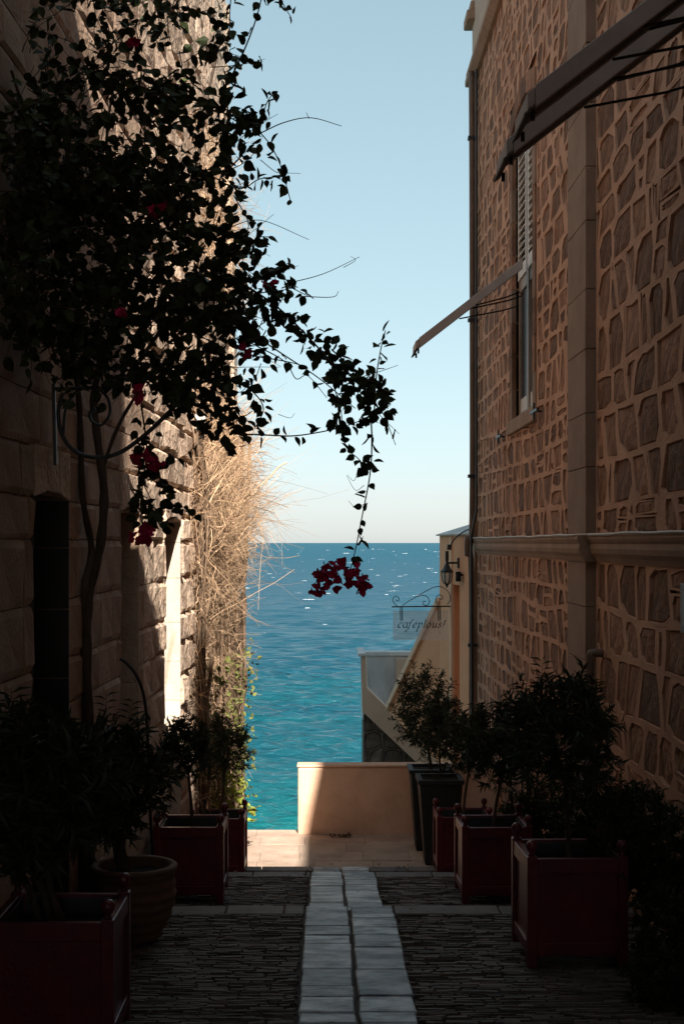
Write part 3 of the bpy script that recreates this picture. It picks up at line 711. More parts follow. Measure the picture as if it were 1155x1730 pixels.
for i, (y, lb) in enumerate(((7.70, 'upper of two parallel grey awnings jutting in at top right'), (8.60, 'lower of two parallel grey awnings, in front of the louvred shutters'), (16.60, 'grey sloping awning reaching over the sky beside the tall window'))):
    o = aw if i == 0 else copy_tree(aw)
    o.location = (XR - (0.005 if y < 10 else 0.05), y, 3.385 if y < 10 else 3.30); o['label'] = lb

# ------------------------------------------------------------------ ashlar building on the left
BASE_L = Vector((-2.6, 15.0, -4.6))
lhouse = empty('limestone_house', BASE_L, 'tall building of pale weathered limestone blocks along the left side', 'building')
OPEN = [(YW(55), YW(115), -4.4, 0.30, 'door'), (YW(203), YW(233), -1.72, 0.28, 'niche'), (YW(277), YW(304), -4.2, 0.24, 'niche')]
LEND = 22.8
def build_left():
    rnd = random.Random(8)
    def pl(s, t, d):
        batter = -0.012 * max(0, t + 4) * max(0.0, min(1.0, (s - 14) / 8.0)) * 1.6
        return Vector((XL(s) + d + batter, s - LB * d, t))
    blocks = []; z = -4.5; row = 0
    while z < 8.6:
        h = rnd.choice((0.26, 0.31, 0.36, 0.33, 0.40)); s = 6.0 - rnd.uniform(0, 0.5)
        while s < LEND:
            w = rnd.uniform(0.38, 0.95); e = min(s + w, LEND + 0.0)
            segs = [(s, e)]
            for (a, b, c, d, _) in OPEN:
                if z + h > c and z < d:
                    ns = []
                    for (p, q) in segs:
                        if q <= a or p >= b: ns.append((p, q)); continue
                        if p < a: ns.append((p, a))
                        if q > b: ns.append((b, q))
                    segs = ns
            for p, q in segs:
                if q - p > 0.06 and (z < 5.5 or p > 14.4): blocks.append((p, q, z, min(z + h, 8.7)))
            s = e
        z += h; row += 1
    out = []
    for (p, q, a, b) in blocks:
        nx, nz = 6, 4; g = 0.005; far = p > 13.0
        rel = rnd.uniform(-0.010, 0.014) * (1 if far else 0.4); tx, tz = rnd.uniform(0.004, 0.048) * (1 if far else 0.25), rnd.uniform(-0.010, 0.010); am = 0.007 if far else 0.005
        cc = rnd.uniform(0, 1) < 0.25
        vs = []
        for j in range(nz):
            for i in range(nx):
                u = (0, 0.06, 0.35, 0.65, 0.94, 1)[i]; v = (0, 0.12, 0.88, 1)[j]
                edge = i in (0, nx - 1) or j in (0, nz - 1)
                d = (-0.018 if far else -0.006) if edge else 0.004 + rel + tx * (u - 0.5) * 2 + tz * (v - 0.5) * 2 + rnd.uniform(-am, am)
                ju = rnd.uniform(-0.004, 0.004) if edge else 0
                vs.append(pl(p + g + (q - p - 2 * g) * u + ju, a + g + (b - a - 2 * g) * v + ju, d))
        k0 = len(vs)
        fs = [(j * nx + i, j * nx + i + 1, (j + 1) * nx + i + 1, (j + 1) * nx + i) for j in range(nz - 1) for i in range(nx - 1)]
        ring = [i for i in range(nx)] + [j * nx + nx - 1 for j in range(1, nz)] + [(nz - 1) * nx + i for i in range(nx - 2, -1, -1)] + [j * nx for j in range(nz - 2, 0, -1)]
        for r in ring: vs.append(vs[r] - Vector((0.05, 0, 0)))
        n = len(ring); fs += [(ring[i], ring[(i + 1) % n], k0 + (i + 1) % n, k0 + i) for i in range(n)]
        c = pl((p + q) / 2, (a + b) / 2, 0)
        out.append((screen_key(c, (q - p) * (b - a)), vs, fs, c))
    out.sort(key=lambda o: -o[0]); off = BASE_L
    for key, vs, fs, c in out[:300]:
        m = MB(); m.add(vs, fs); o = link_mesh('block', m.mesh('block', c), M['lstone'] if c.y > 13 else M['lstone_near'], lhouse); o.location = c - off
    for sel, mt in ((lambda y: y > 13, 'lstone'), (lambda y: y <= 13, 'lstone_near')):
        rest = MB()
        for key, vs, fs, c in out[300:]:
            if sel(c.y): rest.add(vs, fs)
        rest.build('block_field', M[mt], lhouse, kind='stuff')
    # joint-coloured core, with openings left free
    m = MB()
    def core(s0, s1, t0, t1, d0=-0.02, back=-2.0):
        a, b = pl(s0, t0, d0), pl(s1, t0, d0); c, e = pl(s1, t1, d0), pl(s0, t1, d0)
        m.add([a, b, c, e, a + Vector((back, 0, 0)), b + Vector((back, 0, 0)), c + Vector((back, 0, 0)), e + Vector((back, 0, 0))], [(0, 1, 2, 3), (4, 5, 6, 7), (0, 1, 5, 4), (1, 2, 6, 5), (2, 3, 7, 6), (3, 0, 4, 7)])
    cuts = sorted({-8.2, LEND} | {a for a, *_ in OPEN} | {o[1] for o in OPEN})
    for s0, s1 in zip(cuts, cuts[1:]):
        op = [o for o in OPEN if o[0] <= s0 + 1e-6 and o[1] >= s1 - 1e-6]
        if op:
            top = 8.75 if s0 > 14.3 else 5.75
            core(s0, s1, -13, op[0][2]); core(s0, s1, op[0][3], top); core(s0, s1, op[0][2], op[0][3], -0.45 if op[0][4] != 'door' else -0.35)
        else:
            core(s0, s1, -13, 8.75 if s0 > 14.3 else 5.75)
    m.build('wall_core', M['ljoint'], lhouse)
    MB().box(-2.3, XL(3) , -8.2, 6.0, -3.5, 3.0).build('wall', M['ljoint'], lhouse)
    # jamb stones, lintels and sills of the openings
    for (a, b, c, d, kd) in OPEN:
        z = c
        while z < d:
            h = min(rnd.uniform(0.32, 0.5), d - z)
            for s, sg in ((a, -1), (b, 1)):
                x = XL(s)
                MB().box(x - 0.44, x + 0.006, min(s, s + sg * 0.012) , max(s, s + sg * 0.012), z + 0.003, z + h - 0.003).build('jamb_stone', M['wood_dark'] if kd == 'door' else (M['lstone_near'] if c > -3 else M['jamb']), lhouse)  # door and shaded niche: recess shade put into darker jamb colours
            z += h
        for k in range(3):
            f = lambda t: d + 0.05 * math.sin(math.pi * t) - 0.02
            t0, t1 = k / 3, (k + 1) / 3; s0, s1 = a + (b - a) * t0, a + (b - a) * t1
            mm = MB(); mm.prism([(XL(s0) + 0.02, s0 + 0.004, f(t0)), (XL(s1) + 0.02, s1 - 0.004, f(t1)), (XL(s1) + 0.02, s1 - 0.004, d + 0.3), (XL(s0) + 0.02, s0 + 0.004, d + 0.3)], (-0.42, 0, 0)); mm.build('lintel_stone', M['lstone'], lhouse, bevel=0.008)
        if kd == 'niche' and c > -3:
            MB().box(XL(a) - 0.4, XL(a) + 0.06, a - 0.06, b + 0.06, c - 0.11, c - 0.002).build('sill', M['jamb'], lhouse, bevel=0.012)
    a, b, c, d, _ = OPEN[0]
    dr = empty('door', (0, 0, 0)); dr.parent = lhouse; dr.location = Vector((XL(a), (a + b) / 2, c)) - BASE_L
    w = (b - a) / 4
    for k in range(4):
        MB().box(XL(a) - 0.26, XL(a) - 0.21, a + k * w + 0.006, a + (k + 1) * w - 0.006, c, d - 0.03).build('plank', M['wood_dark'], dr, bevel=0.006)
    # square pier at the seaward corner
    z = -7.0
    while z < 6.0:
        h = rnd.uniform(0.4, 0.6); x = XL(LEND); bt = -0.012 * max(0, z + 4) * 1.6
        MB().box(x - 0.5 + bt, x + 0.05 + bt + rnd.uniform(-0.01, 0.01), LEND - 0.75 + rnd.uniform(-0.015, 0.015), LEND + 0.02, z + 0.004, z + h - 0.004).build('pier_block', M['jamb'], lhouse, bevel=0.02)
        z += h
    # rainwater pipe on the wall beyond the niche
    MB().tube(smooth_path([pl(16.45, 1.32, 0.05), pl(16.5, 0.9, 0.05), pl(16.6, 0.2, 0.06), pl(16.75, -1.5, 0.06), pl(16.8, -3.9, 0.06)], 5), 0.022, 6).build('wall_conduit', M['pipe'], lhouse, smooth=True)
build_left()
o = MB(); c = Vector((XL(16.4) + 0.10, 16.4, 1.39))
fl_ = empty('floodlight', c, 'small white box light fixed high on the left wall beside dry twigs', 'light')
MB().box(c.x - 0.06, c.x + 0.06, c.y - 0.1, c.y + 0.04, c.z - 0.08, c.z + 0.09).build('housing', M['white_paint'], fl_, bevel=0.01)
MB().tube(smooth_path([(c.x - 0.02, c.y, c.z - 0.08), (c.x + 0.03, c.y, c.z - 0.15), (c.x - 0.06, c.y, c.z - 0.2)], 4), 0.012, 6).build('cable', M['iron'], fl_)
MB().bar((c.x - 0.2, c.y, c.z), (c.x - 0.055, c.y, c.z), 0.04, 0.04).build('wall_mount', M['iron'], fl_)

# ------------------------------------------------------------------ parapet, annex, lower balcony, sea wall
def build_far():
    x0 = (503 - 550) / F * 19.45
    pw = empty('parapet_wall', (0.9, 19.6, -4.02), 'low peach plaster wall at the end of the alley, sunlit at its left end', 'wall')
    m = MB(); m.box(x0, XR + 0.02, 19.45, 19.72, -4.3, -3.075); m.build('wall_body', M['peach_pale'], pw, bevel=0.03)
    m = MB(); m.box(x0 - 0.012, XR + 0.02, 19.44, 19.73, -3.073, -3.045); m.build('capping', M['peach_pale'], pw, bevel=0.01)
    sw = MB(); sw.box(-2.6, 7.0, 19.3, 19.74, -13, -4.06); tag(sw.build('sea_wall', M['rubble']), 'rubble stone sea wall carrying the end of the alley', 'wall')
    # annex: peach house standing askew behind the stone house
    ax = empty('peach_annex', (2.6, 24.0, -8.5), 'peach plastered annex with a hipped grey cap behind the stone house corner', 'house')
    A, B = Vector((2.42, 22.05, 0)), Vector((1.985, 24.8, 0)); n = Vector((1, 0, 0))
    def slab(pts, d, nm, mt, par, bv=0.0): return MB().prism(pts, d).build(nm, mt, par, bevel=bv)
    def on(t): return A + (B - A) * t
    # wall with a door recess between t0 and t1
    t0, t1, zt = 0.50, 0.66, -0.70
    seg = lambda a, b, za, zb, nm='wall', off=0.0, th=2.5, mt=M['peach'], par=ax: slab([on(a) + Vector((off, 0, za)), on(b) + Vector((off, 0, za)), on(b) + Vector((off, 0, zb)), on(a) + Vector((off, 0, zb))], Vector((th, 0.4, 0)), nm, mt, par)
    seg(0, t0, -13, 0.12); seg(t1, 1.0, -13, 0.12); seg(t0, t1, zt, 0.12)
    seg(t0, t1, -13, zt, 'door_recess', 0.28, 1.5)
    slab([on(-0.0) + Vector((-0.05, 0, 0.121)), on(1.02) + Vector((-0.05, 0, 0.121)), on(1.02) + Vector((-0.05, 0, 0.27 - 0.15 + 0.02)), on(0) + Vector((-0.05, 0, 0.14))], Vector((2.6, 0.4, 0)), 'eaves', M['frieze'], ax)
    p0, p1 = on(0.0) + Vector((-0.055, 0, 0.141)), on(1.02) + Vector((-0.055, 0, 0.141))
    m = MB(); r0, r1 = p0 + Vector((0.55, 0.2, 0.17)), p1 + Vector((0.50, -0.9, 0.17)); b0, b1 = p0 + Vector((2.6, 0.4, 0)), p1 + Vector((2.6, 0.4, 0))
    m.add([p0, p1, r1, r0, b0, b1], [(0, 1, 2, 3), (1, 5, 2), (3, 2, 5, 4), (0, 3, 4)]); m.build('hipped_cap', M['grey_white'], ax)
    slab([on(0.66) + Vector((-0.03, 0, -9)), on(0.70) + Vector((-0.03, 0, -9)), on(0.70) + Vector((-0.03, 0, 0.1)), on(0.66) + Vector((-0.03, 0, 0.1))], Vector((0.05, 0, 0)), 'door_trim', M['peach_pale'], ax)
    # stair wall running down from it, with a sloping coping
    st = empty('stair_wall', (1.6, 25.5, -8.5), 'peach stair wall with a steep sloping coping above the sea', 'wall')
    C = Vector(P(655, 1198, 26.4)); Bt = Vector((B.x, B.y, P(742, 1015, 24.8).z))
    m = MB(); m.prism([Vector((B.x, B.y, P(742, 1290, 24.8).z)), Bt, C + Vector((0.0, 0.0, 0.0)), C + Vector((0.03, 0, -0.06))], Vector((0.22, 0.12, 0))); m.build('wall_body', M['peach'], st)
    m = MB(); m.bar(Bt + Vector((0.09, 0.04, 0.03)), C + Vector((0.09, 0.04, 0.03)), 0.30, 0.10); m.build('coping', M['peach_pale'], st, bevel=0.015)
    # lower balcony with stone base
    lb = empty('lower_balcony', (1.2, 28, -9), 'pale plastered balcony with white capping on a dark stone base above the water', 'balcony')
    q = lambda pts, Y: [P(x, y, Y) for x, y in pts]
    m = MB()
    for pts in ([(609, 1110), (617, 1110), (619, 1162), (612, 1202)], [(619, 1162), (652, 1195), (700, 1285), (612, 1202)], [(652, 1195), (700, 1238), (770, 1352), (700, 1285)], [(700, 1238), (800, 1300), (800, 1420), (770, 1352)]):
        m.prism(q(pts, 27.0), Vector((0.03, 0.28, 0)))
    m.build('stair_side', M['frieze'], lb)
    slab(q([(611, 1108), (700, 1108), (700, 1300), (611, 1300)], 28.6), Vector((0.05, 0.25, 0)), 'back_wall', M['grey_white'], lb, 0.01)
    slab(q([(668, 1112), (700, 1112), (700, 1260), (668, 1240)], 28.45), Vector((0.0, 0.13, 0)), 'corner_pier', M['frieze'], lb, 0.01)
    m = MB(); a = P(605, 1103, 27.0); b = P(700, 1110, 28.9); m.box(a.x, b.x, 26.95, 28.95, b.z, b.z + 0.055); 
    # capping follows the back and the left edge only
    m = MB(); zc = P(609, 1109, 27.0).z
    m.box(P(605, 1, 27).x, P(616, 1, 27).x + 0.02, 26.96, 28.55, zc, zc + 0.06); m.build('capping', M['grey_white'], lb, bevel=0.012)
    zc = P(609, 1108, 28.6).z
    MB().box(P(604, 1, 28.6).x, P(702, 1, 28.6).x, 28.56, 28.92, zc, zc + 0.085).build('capping', M['grey_white'], lb, bevel=0.012)
    MB().box(P(613, 1, 27).x - 0.0, P(613, 1, 27).x + 0.07, 27.28, 28.6, -3.4, P(613, 1112, 27).z - 0.01).build('left_wall', M['grey_white'], lb)
    fl = MB(); fl.box(P(613, 1, 27).x + 0.08, 2.4, 27.32, 28.55, -3.45, -3.40); fl.build('balcony_floor', M['grey_white'], lb)
    # rubble base, stones as pieces
    rnd = random.Random(21); Yb = 27.08
    pl = lambda s, t, d: Vector((s, Yb - d, t))
    xa, xb = P(614, 1, Yb).x, 2.3
    rubble_wall(lb, [(xa, xb, -12.0, P(1, 1206, Yb).z, ())], pl, 1.0, 0.34, 0.012, rnd, lambda p, a: a, name='base_stone', smat=M['rubble'], mmat=M['rubble'], depth=0.03, wallname='base_face')
    m = MB(); m.box(xa + 0.005, xb, Yb + 0.05, 28.6, -13, -3.46); m.build('base_core', M['rubble'], lb)
build_far()

# ------------------------------------------------------------------ lantern, hanging sign and floodlight on the annex
def spiral(c, r0, r1, a0, a1, n, Y):
    return [Vector((c[0] + (r0 + (r1 - r0) * t) * math.cos(a0 + (a1 - a0) * t), Y, c[1] + (r0 + (r1 - r0) * t) * math.sin(a0 + (a1 - a0) * t))) for t in [i / n for i in range(n + 1)]]
def build_annex_things():
    # lantern
    Y = 23.45; px = Y / F
    c = P(755, 962, Y)
    ln = empty('wall_lantern', P(774, 953, Y), 'black wall lantern on the peach annex above the cafe sign', 'lantern')
    w = P(774, 951, Y)
    MB().box(w.x - 0.02, w.x + 0.16, w.y - 0.02, w.y + 0.05, w.z - 0.085, w.z + 0.085).build('wall_plate', M['iron'], ln, bevel=0.01)
    MB().tube([w, P(757, 951, Y), P(754, 950, Y)], 0.017, 8).build('arm', M['iron'], ln)
    top = P(754.5, 950, Y); zz = lambda y: (917 - y) * px
    MB().lathe([(0.028, zz(948)), (0.030, zz(940)), (0.027, zz(931)), (0.0, zz(931))], 10, (top.x, Y, 0)).build('stem_cap', M['iron'], ln)
    MB().lathe([(0.02, zz(948)), (0.022, zz(952)), (0.045, zz(955)), (0.06, zz(960)), (0.105, zz(965)), (0.10, zz(967)), (0.03, zz(967))], 6, (top.x, Y, 0)).build('roof', M['iron'], ln)
    gl = [(0.085, zz(967)), (0.084, zz(972)), (0.072, zz(980)), (0.045, zz(986))]
    MB().lathe(gl, 6, (top.x, Y, 0)).build('glass', M['lamp_glass'], ln)
    for k in range(6):
        a = 2 * math.pi * k / 6
        MB().tube([(top.x + r * 1.02 * math.cos(a), Y + r * 1.02 * math.sin(a), z) for r, z in gl], 0.009, 5).build('glazing_bar', M['iron'], ln)
    MB().lathe([(0.052, zz(985.5)), (0.03, zz(988)), (0.016, zz(990)), (0.018, zz(992)), (0.0, zz(993))], 8, (top.x, Y, 0)).build('finial', M['iron'], ln)
    # small louvred floodlight
    fd = empty('louvred_light', P(778, 974, 23.2), 'small louvred spotlight on the peach annex right of the lantern', 'light')
    a = P(774, 974, 23.2)
    for k in range(5):
        MB().box(a.x - 0.045 + k * 0.018, a.x - 0.034 + k * 0.018, a.y - 0.05, a.y + 0.02, a.z - 0.08, a.z + 0.08).build('louvre', M['iron'], fd)
    MB().box(a.x - 0.043, a.x + 0.045, a.y + 0.021, a.y + 0.05, a.z - 0.078, a.z + 0.078).build('housing', M['pipe'], fd)
    MB().tube([a + Vector((0.04, 0, 0.03)), a + Vector((0.1, 0.03, 0.02)), a + Vector((0.16, 0.05, 0.0))], 0.02, 8).build('swivel_arm', M['iron'], fd)
    # sign on a scrolled bracket
    Y = 23.9; px = Y / F
    sg = empty('cafe_sign', P(762, 1010, Y), 'hanging frosted glass cafe sign with black italic lettering on a scrolled bracket', 'sign')
    Q = lambda x, y: P(x, y, Y)
    MB().bar(Q(762, 985.5), Q(762, 1035), 0.028, 0.028).build('wall_bar', M['iron'], sg)
    MB().bar(Q(661.5, 1025.2), Q(761, 1024.2), 0.022, 0.022).build('arm', M['iron'], sg)
    for x in (676, 679, 740, 743.2):
        MB().bar(Q(x, 1025), Q(x + 0.3, 1048.5), 0.014, 0.012).build('hanger', M['iron'], sg)
    def scroll(pts): MB().tube(smooth_path([Q(*p) for p in pts], 5), 0.0065, 5).build('scroll', M['iron'], sg)
    scroll([(679, 1023), (691, 1015), (705, 1007), (722, 997), (733, 992), (742, 991), (750, 994), (757, 1000), (760, 1008), (759, 1016), (755, 1021)])
    scroll([(671, 1023.5), (666, 1020), (663, 1014), (665, 1009), (669, 1007), (673, 1010), (673.5, 1014), (670, 1015), (668.5, 1013)])
    scroll([(704, 1008), (711, 1006), (719, 1007), (724.5, 1013), (724, 1020), (719, 1023), (714.5, 1021), (714, 1017), (717, 1015.5), (718, 1018)])
    scroll([(737, 1021), (736, 1013), (738, 1007), (743, 1005), (747, 1008), (746.5, 1012), (743.5, 1012.5), (742.5, 1010)])
    g = MB(); a, b = Q(663.5, 1081.5), Q(756, 1031.5); g.box(a.x, b.x, Y + 0.012, Y + 0.022, a.z, b.z); g.build('glass_panel', M['sign_glass'], sg)
    # lettering: broad-nib italic strokes
    arc = lambda cx, cy, rx, ry, a0, a1, n=12: [(cx + rx * math.cos(R(a0 + (a1 - a0) * i / n)), cy + ry * math.sin(R(a0 + (a1 - a0) * i / n))) for i in range(n + 1)]
    L = [(0.0, [arc(.42, .5, .36, .5, 50, 310)]),
         (1.02, [arc(.38, .5, .36, .5, 60, 360 + 20), [(.76, 1.0), (.70, .3), (.74, .06), (.86, .04), (.98, .2)]]),
         (2.12, [[(-.42, -.55), (-.30, -.72), (-.14, -.66), (0, -.3), (.16, .6), (.28, 1.25), (.42, 1.55), (.58, 1.58), (.68, 1.44)], [(-.1, .93), (.45, .95)]]),
         (2.92, [[(.14, .48), (.5, .6), (.66, .78), (.56, .98), (.36, .98), (.16, .74), (.10, .4), (.22, .06), (.46, .02), (.70, .2)], [(.48, 1.25), (.70, 1.55)]]),
         (3.86, [[(.02, .84), (.18, .98), (.24, .6), (.14, -.7)], [(-.02, -.7), (.32, -.7)], [(.24, .7), (.48, .98), (.74, .92), (.82, .55), (.66, .12), (.42, .02), (.22, .16)]]),
         (5.00, [[(.12, 1.45), (.26, 1.55), (.22, .8), (.20, .15), (.28, .02), (.44, .16)]]),
         (5.62, [arc(.42, .5, .38, .5, 70, 430)]),
         (6.72, [[(.04, .82), (.20, .98), (.20, .4), (.30, .04), (.50, .06), (.72, .4)], [(.80, 1.0), (.74, .3), (.80, .04), (.96, .2)]]),
         (7.88, [[(.64, .84), (.46, 1.0), (.24, .88), (.26, .66), (.52, .44), (.60, .22), (.44, .02), (.20, .02), (.06, .2)]]),
         (8.75, [[(.34, 1.5), (.24, .35)], [(.18, .10), (.20, .0)], [(.05, -.25), (-.2, -.7), (-.1, -1.1), (.1, -1.25)]])]
    s = 80.0 / 9.2 * px * 0.98; o = Q(671, 1060.5); sh = 0.26; nib = Vector((math.cos(R(28)), 0, math.sin(R(28)))) * 0.105 * s
    for x0, strokes in L:
        m = MB()
        for si, stt in enumerate(strokes):
            pp = [(x + x0 + sh * y, y) for x, y in stt]
            pts = smooth_path([Vector((o.x + x * s, Y + 0.003, o.z + y * s)) for x, y in pp], 3)
            nb = nib * (0.35 if x0 == 8.75 and si == 2 else 1)
            thin = Vector((-nb.z, 0, nb.x)) * 0.28
            for a, b in zip(pts, pts[1:]):
                for k in (nb, thin):
                    m.add([a - k, a + k, b + k, b - k], [(0, 1, 2, 3)])
                m.add([a - nb, a - thin, a + nb, a + thin], [(0, 1, 2, 3)])
        m.prism([(o.x - 9, Y + 0.02, o.z - 9)] * 3, (0, 0, 0)) if False else None
        m.build('letter', M['text'], sg)
    # cable from the roof
    cb = MB().tube(smooth_path([P(803, 890, 22.6), P(785, 897, 22.9), P(770, 908, 23.1), P(762, 918, 23.2), P(759, 927, 23.3)], 5), 0.012, 6)
    tag(cb.tube([P(759, 920, 23.3), P(758, 929, 23.3)], 0.04, 8).build('loose_cable', M['iron']), 'dark loose cable hanging at the peach annex eaves', 'cable')
build_annex_things()

# ------------------------------------------------------------------ foliage tools
BLEAF = (np.array([(0, 0, 0), (.12, .26, .06), (.36, .42, .10), (.64, .34, .09), (.86, .16, .02), (1.08, 0, -.10), (.86, -.16, .02), (.64, -.34, .09), (.36, -.42, .10), (.12, -.26, .06), (.45, 0, -.03)]),
         np.array([(i, (i + 1) % 10, 10) for i in range(10)]))
ROUND = (np.array([(0, 0, 0), (.28, .40, .10), (.66, .36, .10), (1, 0, -.06), (.66, -.36, .10), (.28, -.40, .10), (.5, 0, -.02)]),
         np.array([(0, 1, 6), (1, 2, 6), (2, 3, 6), (3, 4, 6), (4, 5, 6), (5, 0, 6)]))
NARROW = (np.array([(0, 0, 0), (.40, .5, .10), (1, 0, -.10), (.40, -.5, .10), (.42, 0, 0)]), np.array([(0, 1, 4), (1, 2, 4), (2, 3, 4), (3, 0, 4)]))
def leaf_mesh(name, pos, dirs, nors, ln, wd, tpl):
    T, Fc = tpl; pos = np.asarray(pos, float); d = np.asarray(dirs, float); n = np.asarray(nors, float)
    d /= np.linalg.norm(d, axis=1)[:, None] + 1e-9
    s = np.cross(d, n); s /= np.linalg.norm(s, axis=1)[:, None] + 1e-9; w = np.cross(s, d)
    ln = np.asarray(ln)[:, None, None]; wd = np.asarray(wd)[:, None, None]
    V = pos[:, None, :] + T[None, :, 0:1] * ln * d[:, None, :] + T[None, :, 1:2] * wd * s[:, None, :] + T[None, :, 2:3] * ln * w[:, None, :]
    k = len(T); N = len(pos)
    tr = (np.arange(N)[:, None, None] * k + Fc[None]).reshape(-1, 3)
    return mesh_np(name, V.reshape(-1, 3), None, tr)
def twig_mesh(name, paths, rad, sides=3, taper=0.4):
    """paths (N, k, 3), rad (N,)"""
    p = np.asarray(paths, float); N, k, _ = p.shape
    t = np.gradient(p, axis=1); t /= np.linalg.norm(t, axis=2)[:, :, None] + 1e-9
    u = np.cross(t, np.array([0.3, 0.5, 0.81])); u /= np.linalg.norm(u, axis=2)[:, :, None] + 1e-9; w = np.cross(t, u)
    r = np.asarray(rad)[:, None] * np.linspace(1, taper, k)[None, :]
    V = np.stack([p + r[:, :, None] * (u * math.cos(2 * math.pi * a / sides) + w * math.sin(2 * math.pi * a / sides)) for a in range(sides)], 2)
    b = (np.arange(N)[:, None, None] * k + np.arange(k - 1)[None, :, None]) * sides; a = np.arange(sides)[None, None, :]; a2 = (a + 1) % sides
    q = np.stack([b + a, b + a2, b + sides + a2, b + sides + a], -1).reshape(-1, 4)
    return mesh_np(name, V.reshape(-1, 3), q)

def crown_arrays(rng, c, rx, ry, rz, shoots, leaf, per=15, up=0.5, L=0.5):
    pos, dr, no, ln, tw = [], [], [], [], []
    c = np.array(c)
    lump = rng.normal(0, 1, (7, 3)); lump /= np.linalg.norm(lump, axis=1)[:, None]; lh = rng.uniform(-0.25, 0.22, 7)
    for i in range(shoots):
        q = rng.normal(0, 1, 3); q /= np.linalg.norm(q)
        f = 1 + sum(h * max(0, q @ l) ** 3 for h, l in zip(lh, lump))
        r = rng.random() ** 0.42 * 0.86 * f
        p = c + q * np.array([rx, ry, rz]) * r
        d = q * 0.75 + np.array([0, 0, up]) + rng.normal(0, 0.38, 3); d /= np.linalg.norm(d)
        Ls = L * rx * rng.uniform(0.45, 1.15)
        bend = rng.normal(0, 0.25, 3)
        pts = [p + d * Ls * t + bend * Ls * t * t * 0.6 for t in np.linspace(-0.2, 1, 5)]
        tw.append(pts)
        for j in range(per):
            t = 0.05 + 0.95 * j / per; b = p + d * Ls * t + bend * Ls * t * t * 0.6
            a = rng.normal(0, 1, 3); a -= d * (a @ d); a /= np.linalg.norm(a) + 1e-9
            v = d * rng.uniform(0.35, 0.8) + a * 0.8 + np.array([0, 0, -0.1])
            pos.append(b); dr.append(v); no.append(d + rng.normal(0, 0.4, 3)); ln.append(leaf * rng.uniform(0.6, 1.2))
    return pos, dr, no, np.array(ln), np.array(tw)

def tree(name, label, base, c, rx, rz, shoots, leaf, seed, mat_leaf='oleander', wide=0.2, per=15, trunk=0.018, group=None, cat='tree', tpl=NARROW, stems=1, up=0.5, L=0.5, ry=None, extra=()):
    rng = np.random.default_rng(seed)
    root = empty(name, base, label, cat, group); base = Vector(base); c = Vector(c); off = np.array(base)
    pos, dr, no, ln, tw = crown_arrays(rng, c, rx, ry or rx, rz, shoots, leaf, per, up, L)
    for (a, d, n_, l_) in extra:                                # upright leaders standing out of the crown
        a = np.array(a); d = np.array(d, float)
        tw = np.concatenate([tw, [[a + d * t for t in np.linspace(0, 1, 5)]]])
        for j in range(n_):
            t = 0.2 + 0.8 * j / n_; s = -1 if j % 2 else 1
            pos.append(a + d * t); dr.append(np.array([s * 0.9, rng.normal(0, 0.4), 0.35])); no.append(np.array([0, rng.normal(0, .3), 1.0])); ln = np.append(ln, l_ * rng.uniform(0.8, 1.1))
    me = leaf_mesh('crown', np.array(pos) - off, dr, no, ln, ln * wide, tpl)
    o = link_mesh('crown', me, M[mat_leaf], root); tag(o, kind='stuff')
    o = link_mesh('twigs', twig_mesh('twigs', tw - off, np.full(len(tw), 0.0035)), M['bark'], root); tag(o, kind='stuff')
    mb = MB()
    for s in range(stems):
        j = Vector((rng.normal(0, 0.05), rng.normal(0, 0.05), 0)) * (1 if stems > 1 else 0.3)
        f = Vector((c.x, c.y, c.z - rz * 0.75)) + j * 2
        mb.tube(smooth_path([base + j, base.lerp(f, 0.5) + Vector((rng.normal(0, 0.012), 0, 0)), f], 4), [trunk * (1 - 0.03 * i) for i in range(9)], 7)
        for k in range(7):
            q = Vector(rng.normal(0, 1, 3)); q.normalize(); q.z = abs(q.z)
            e = c + Vector((q.x * rx, q.y * rx, (q.z - 0.35) * rz)) * 0.8
            mb.tube(smooth_path([f - Vector((0, 0, 0.02)), f.lerp(e, 0.45) + Vector((0, 0, 0.03)), e], 3), [trunk * 0.55 * (1 - 0.1 * i) for i in range(7)], 5)
    mb.build('trunk', M['bark'], root, smooth=True)
    return root

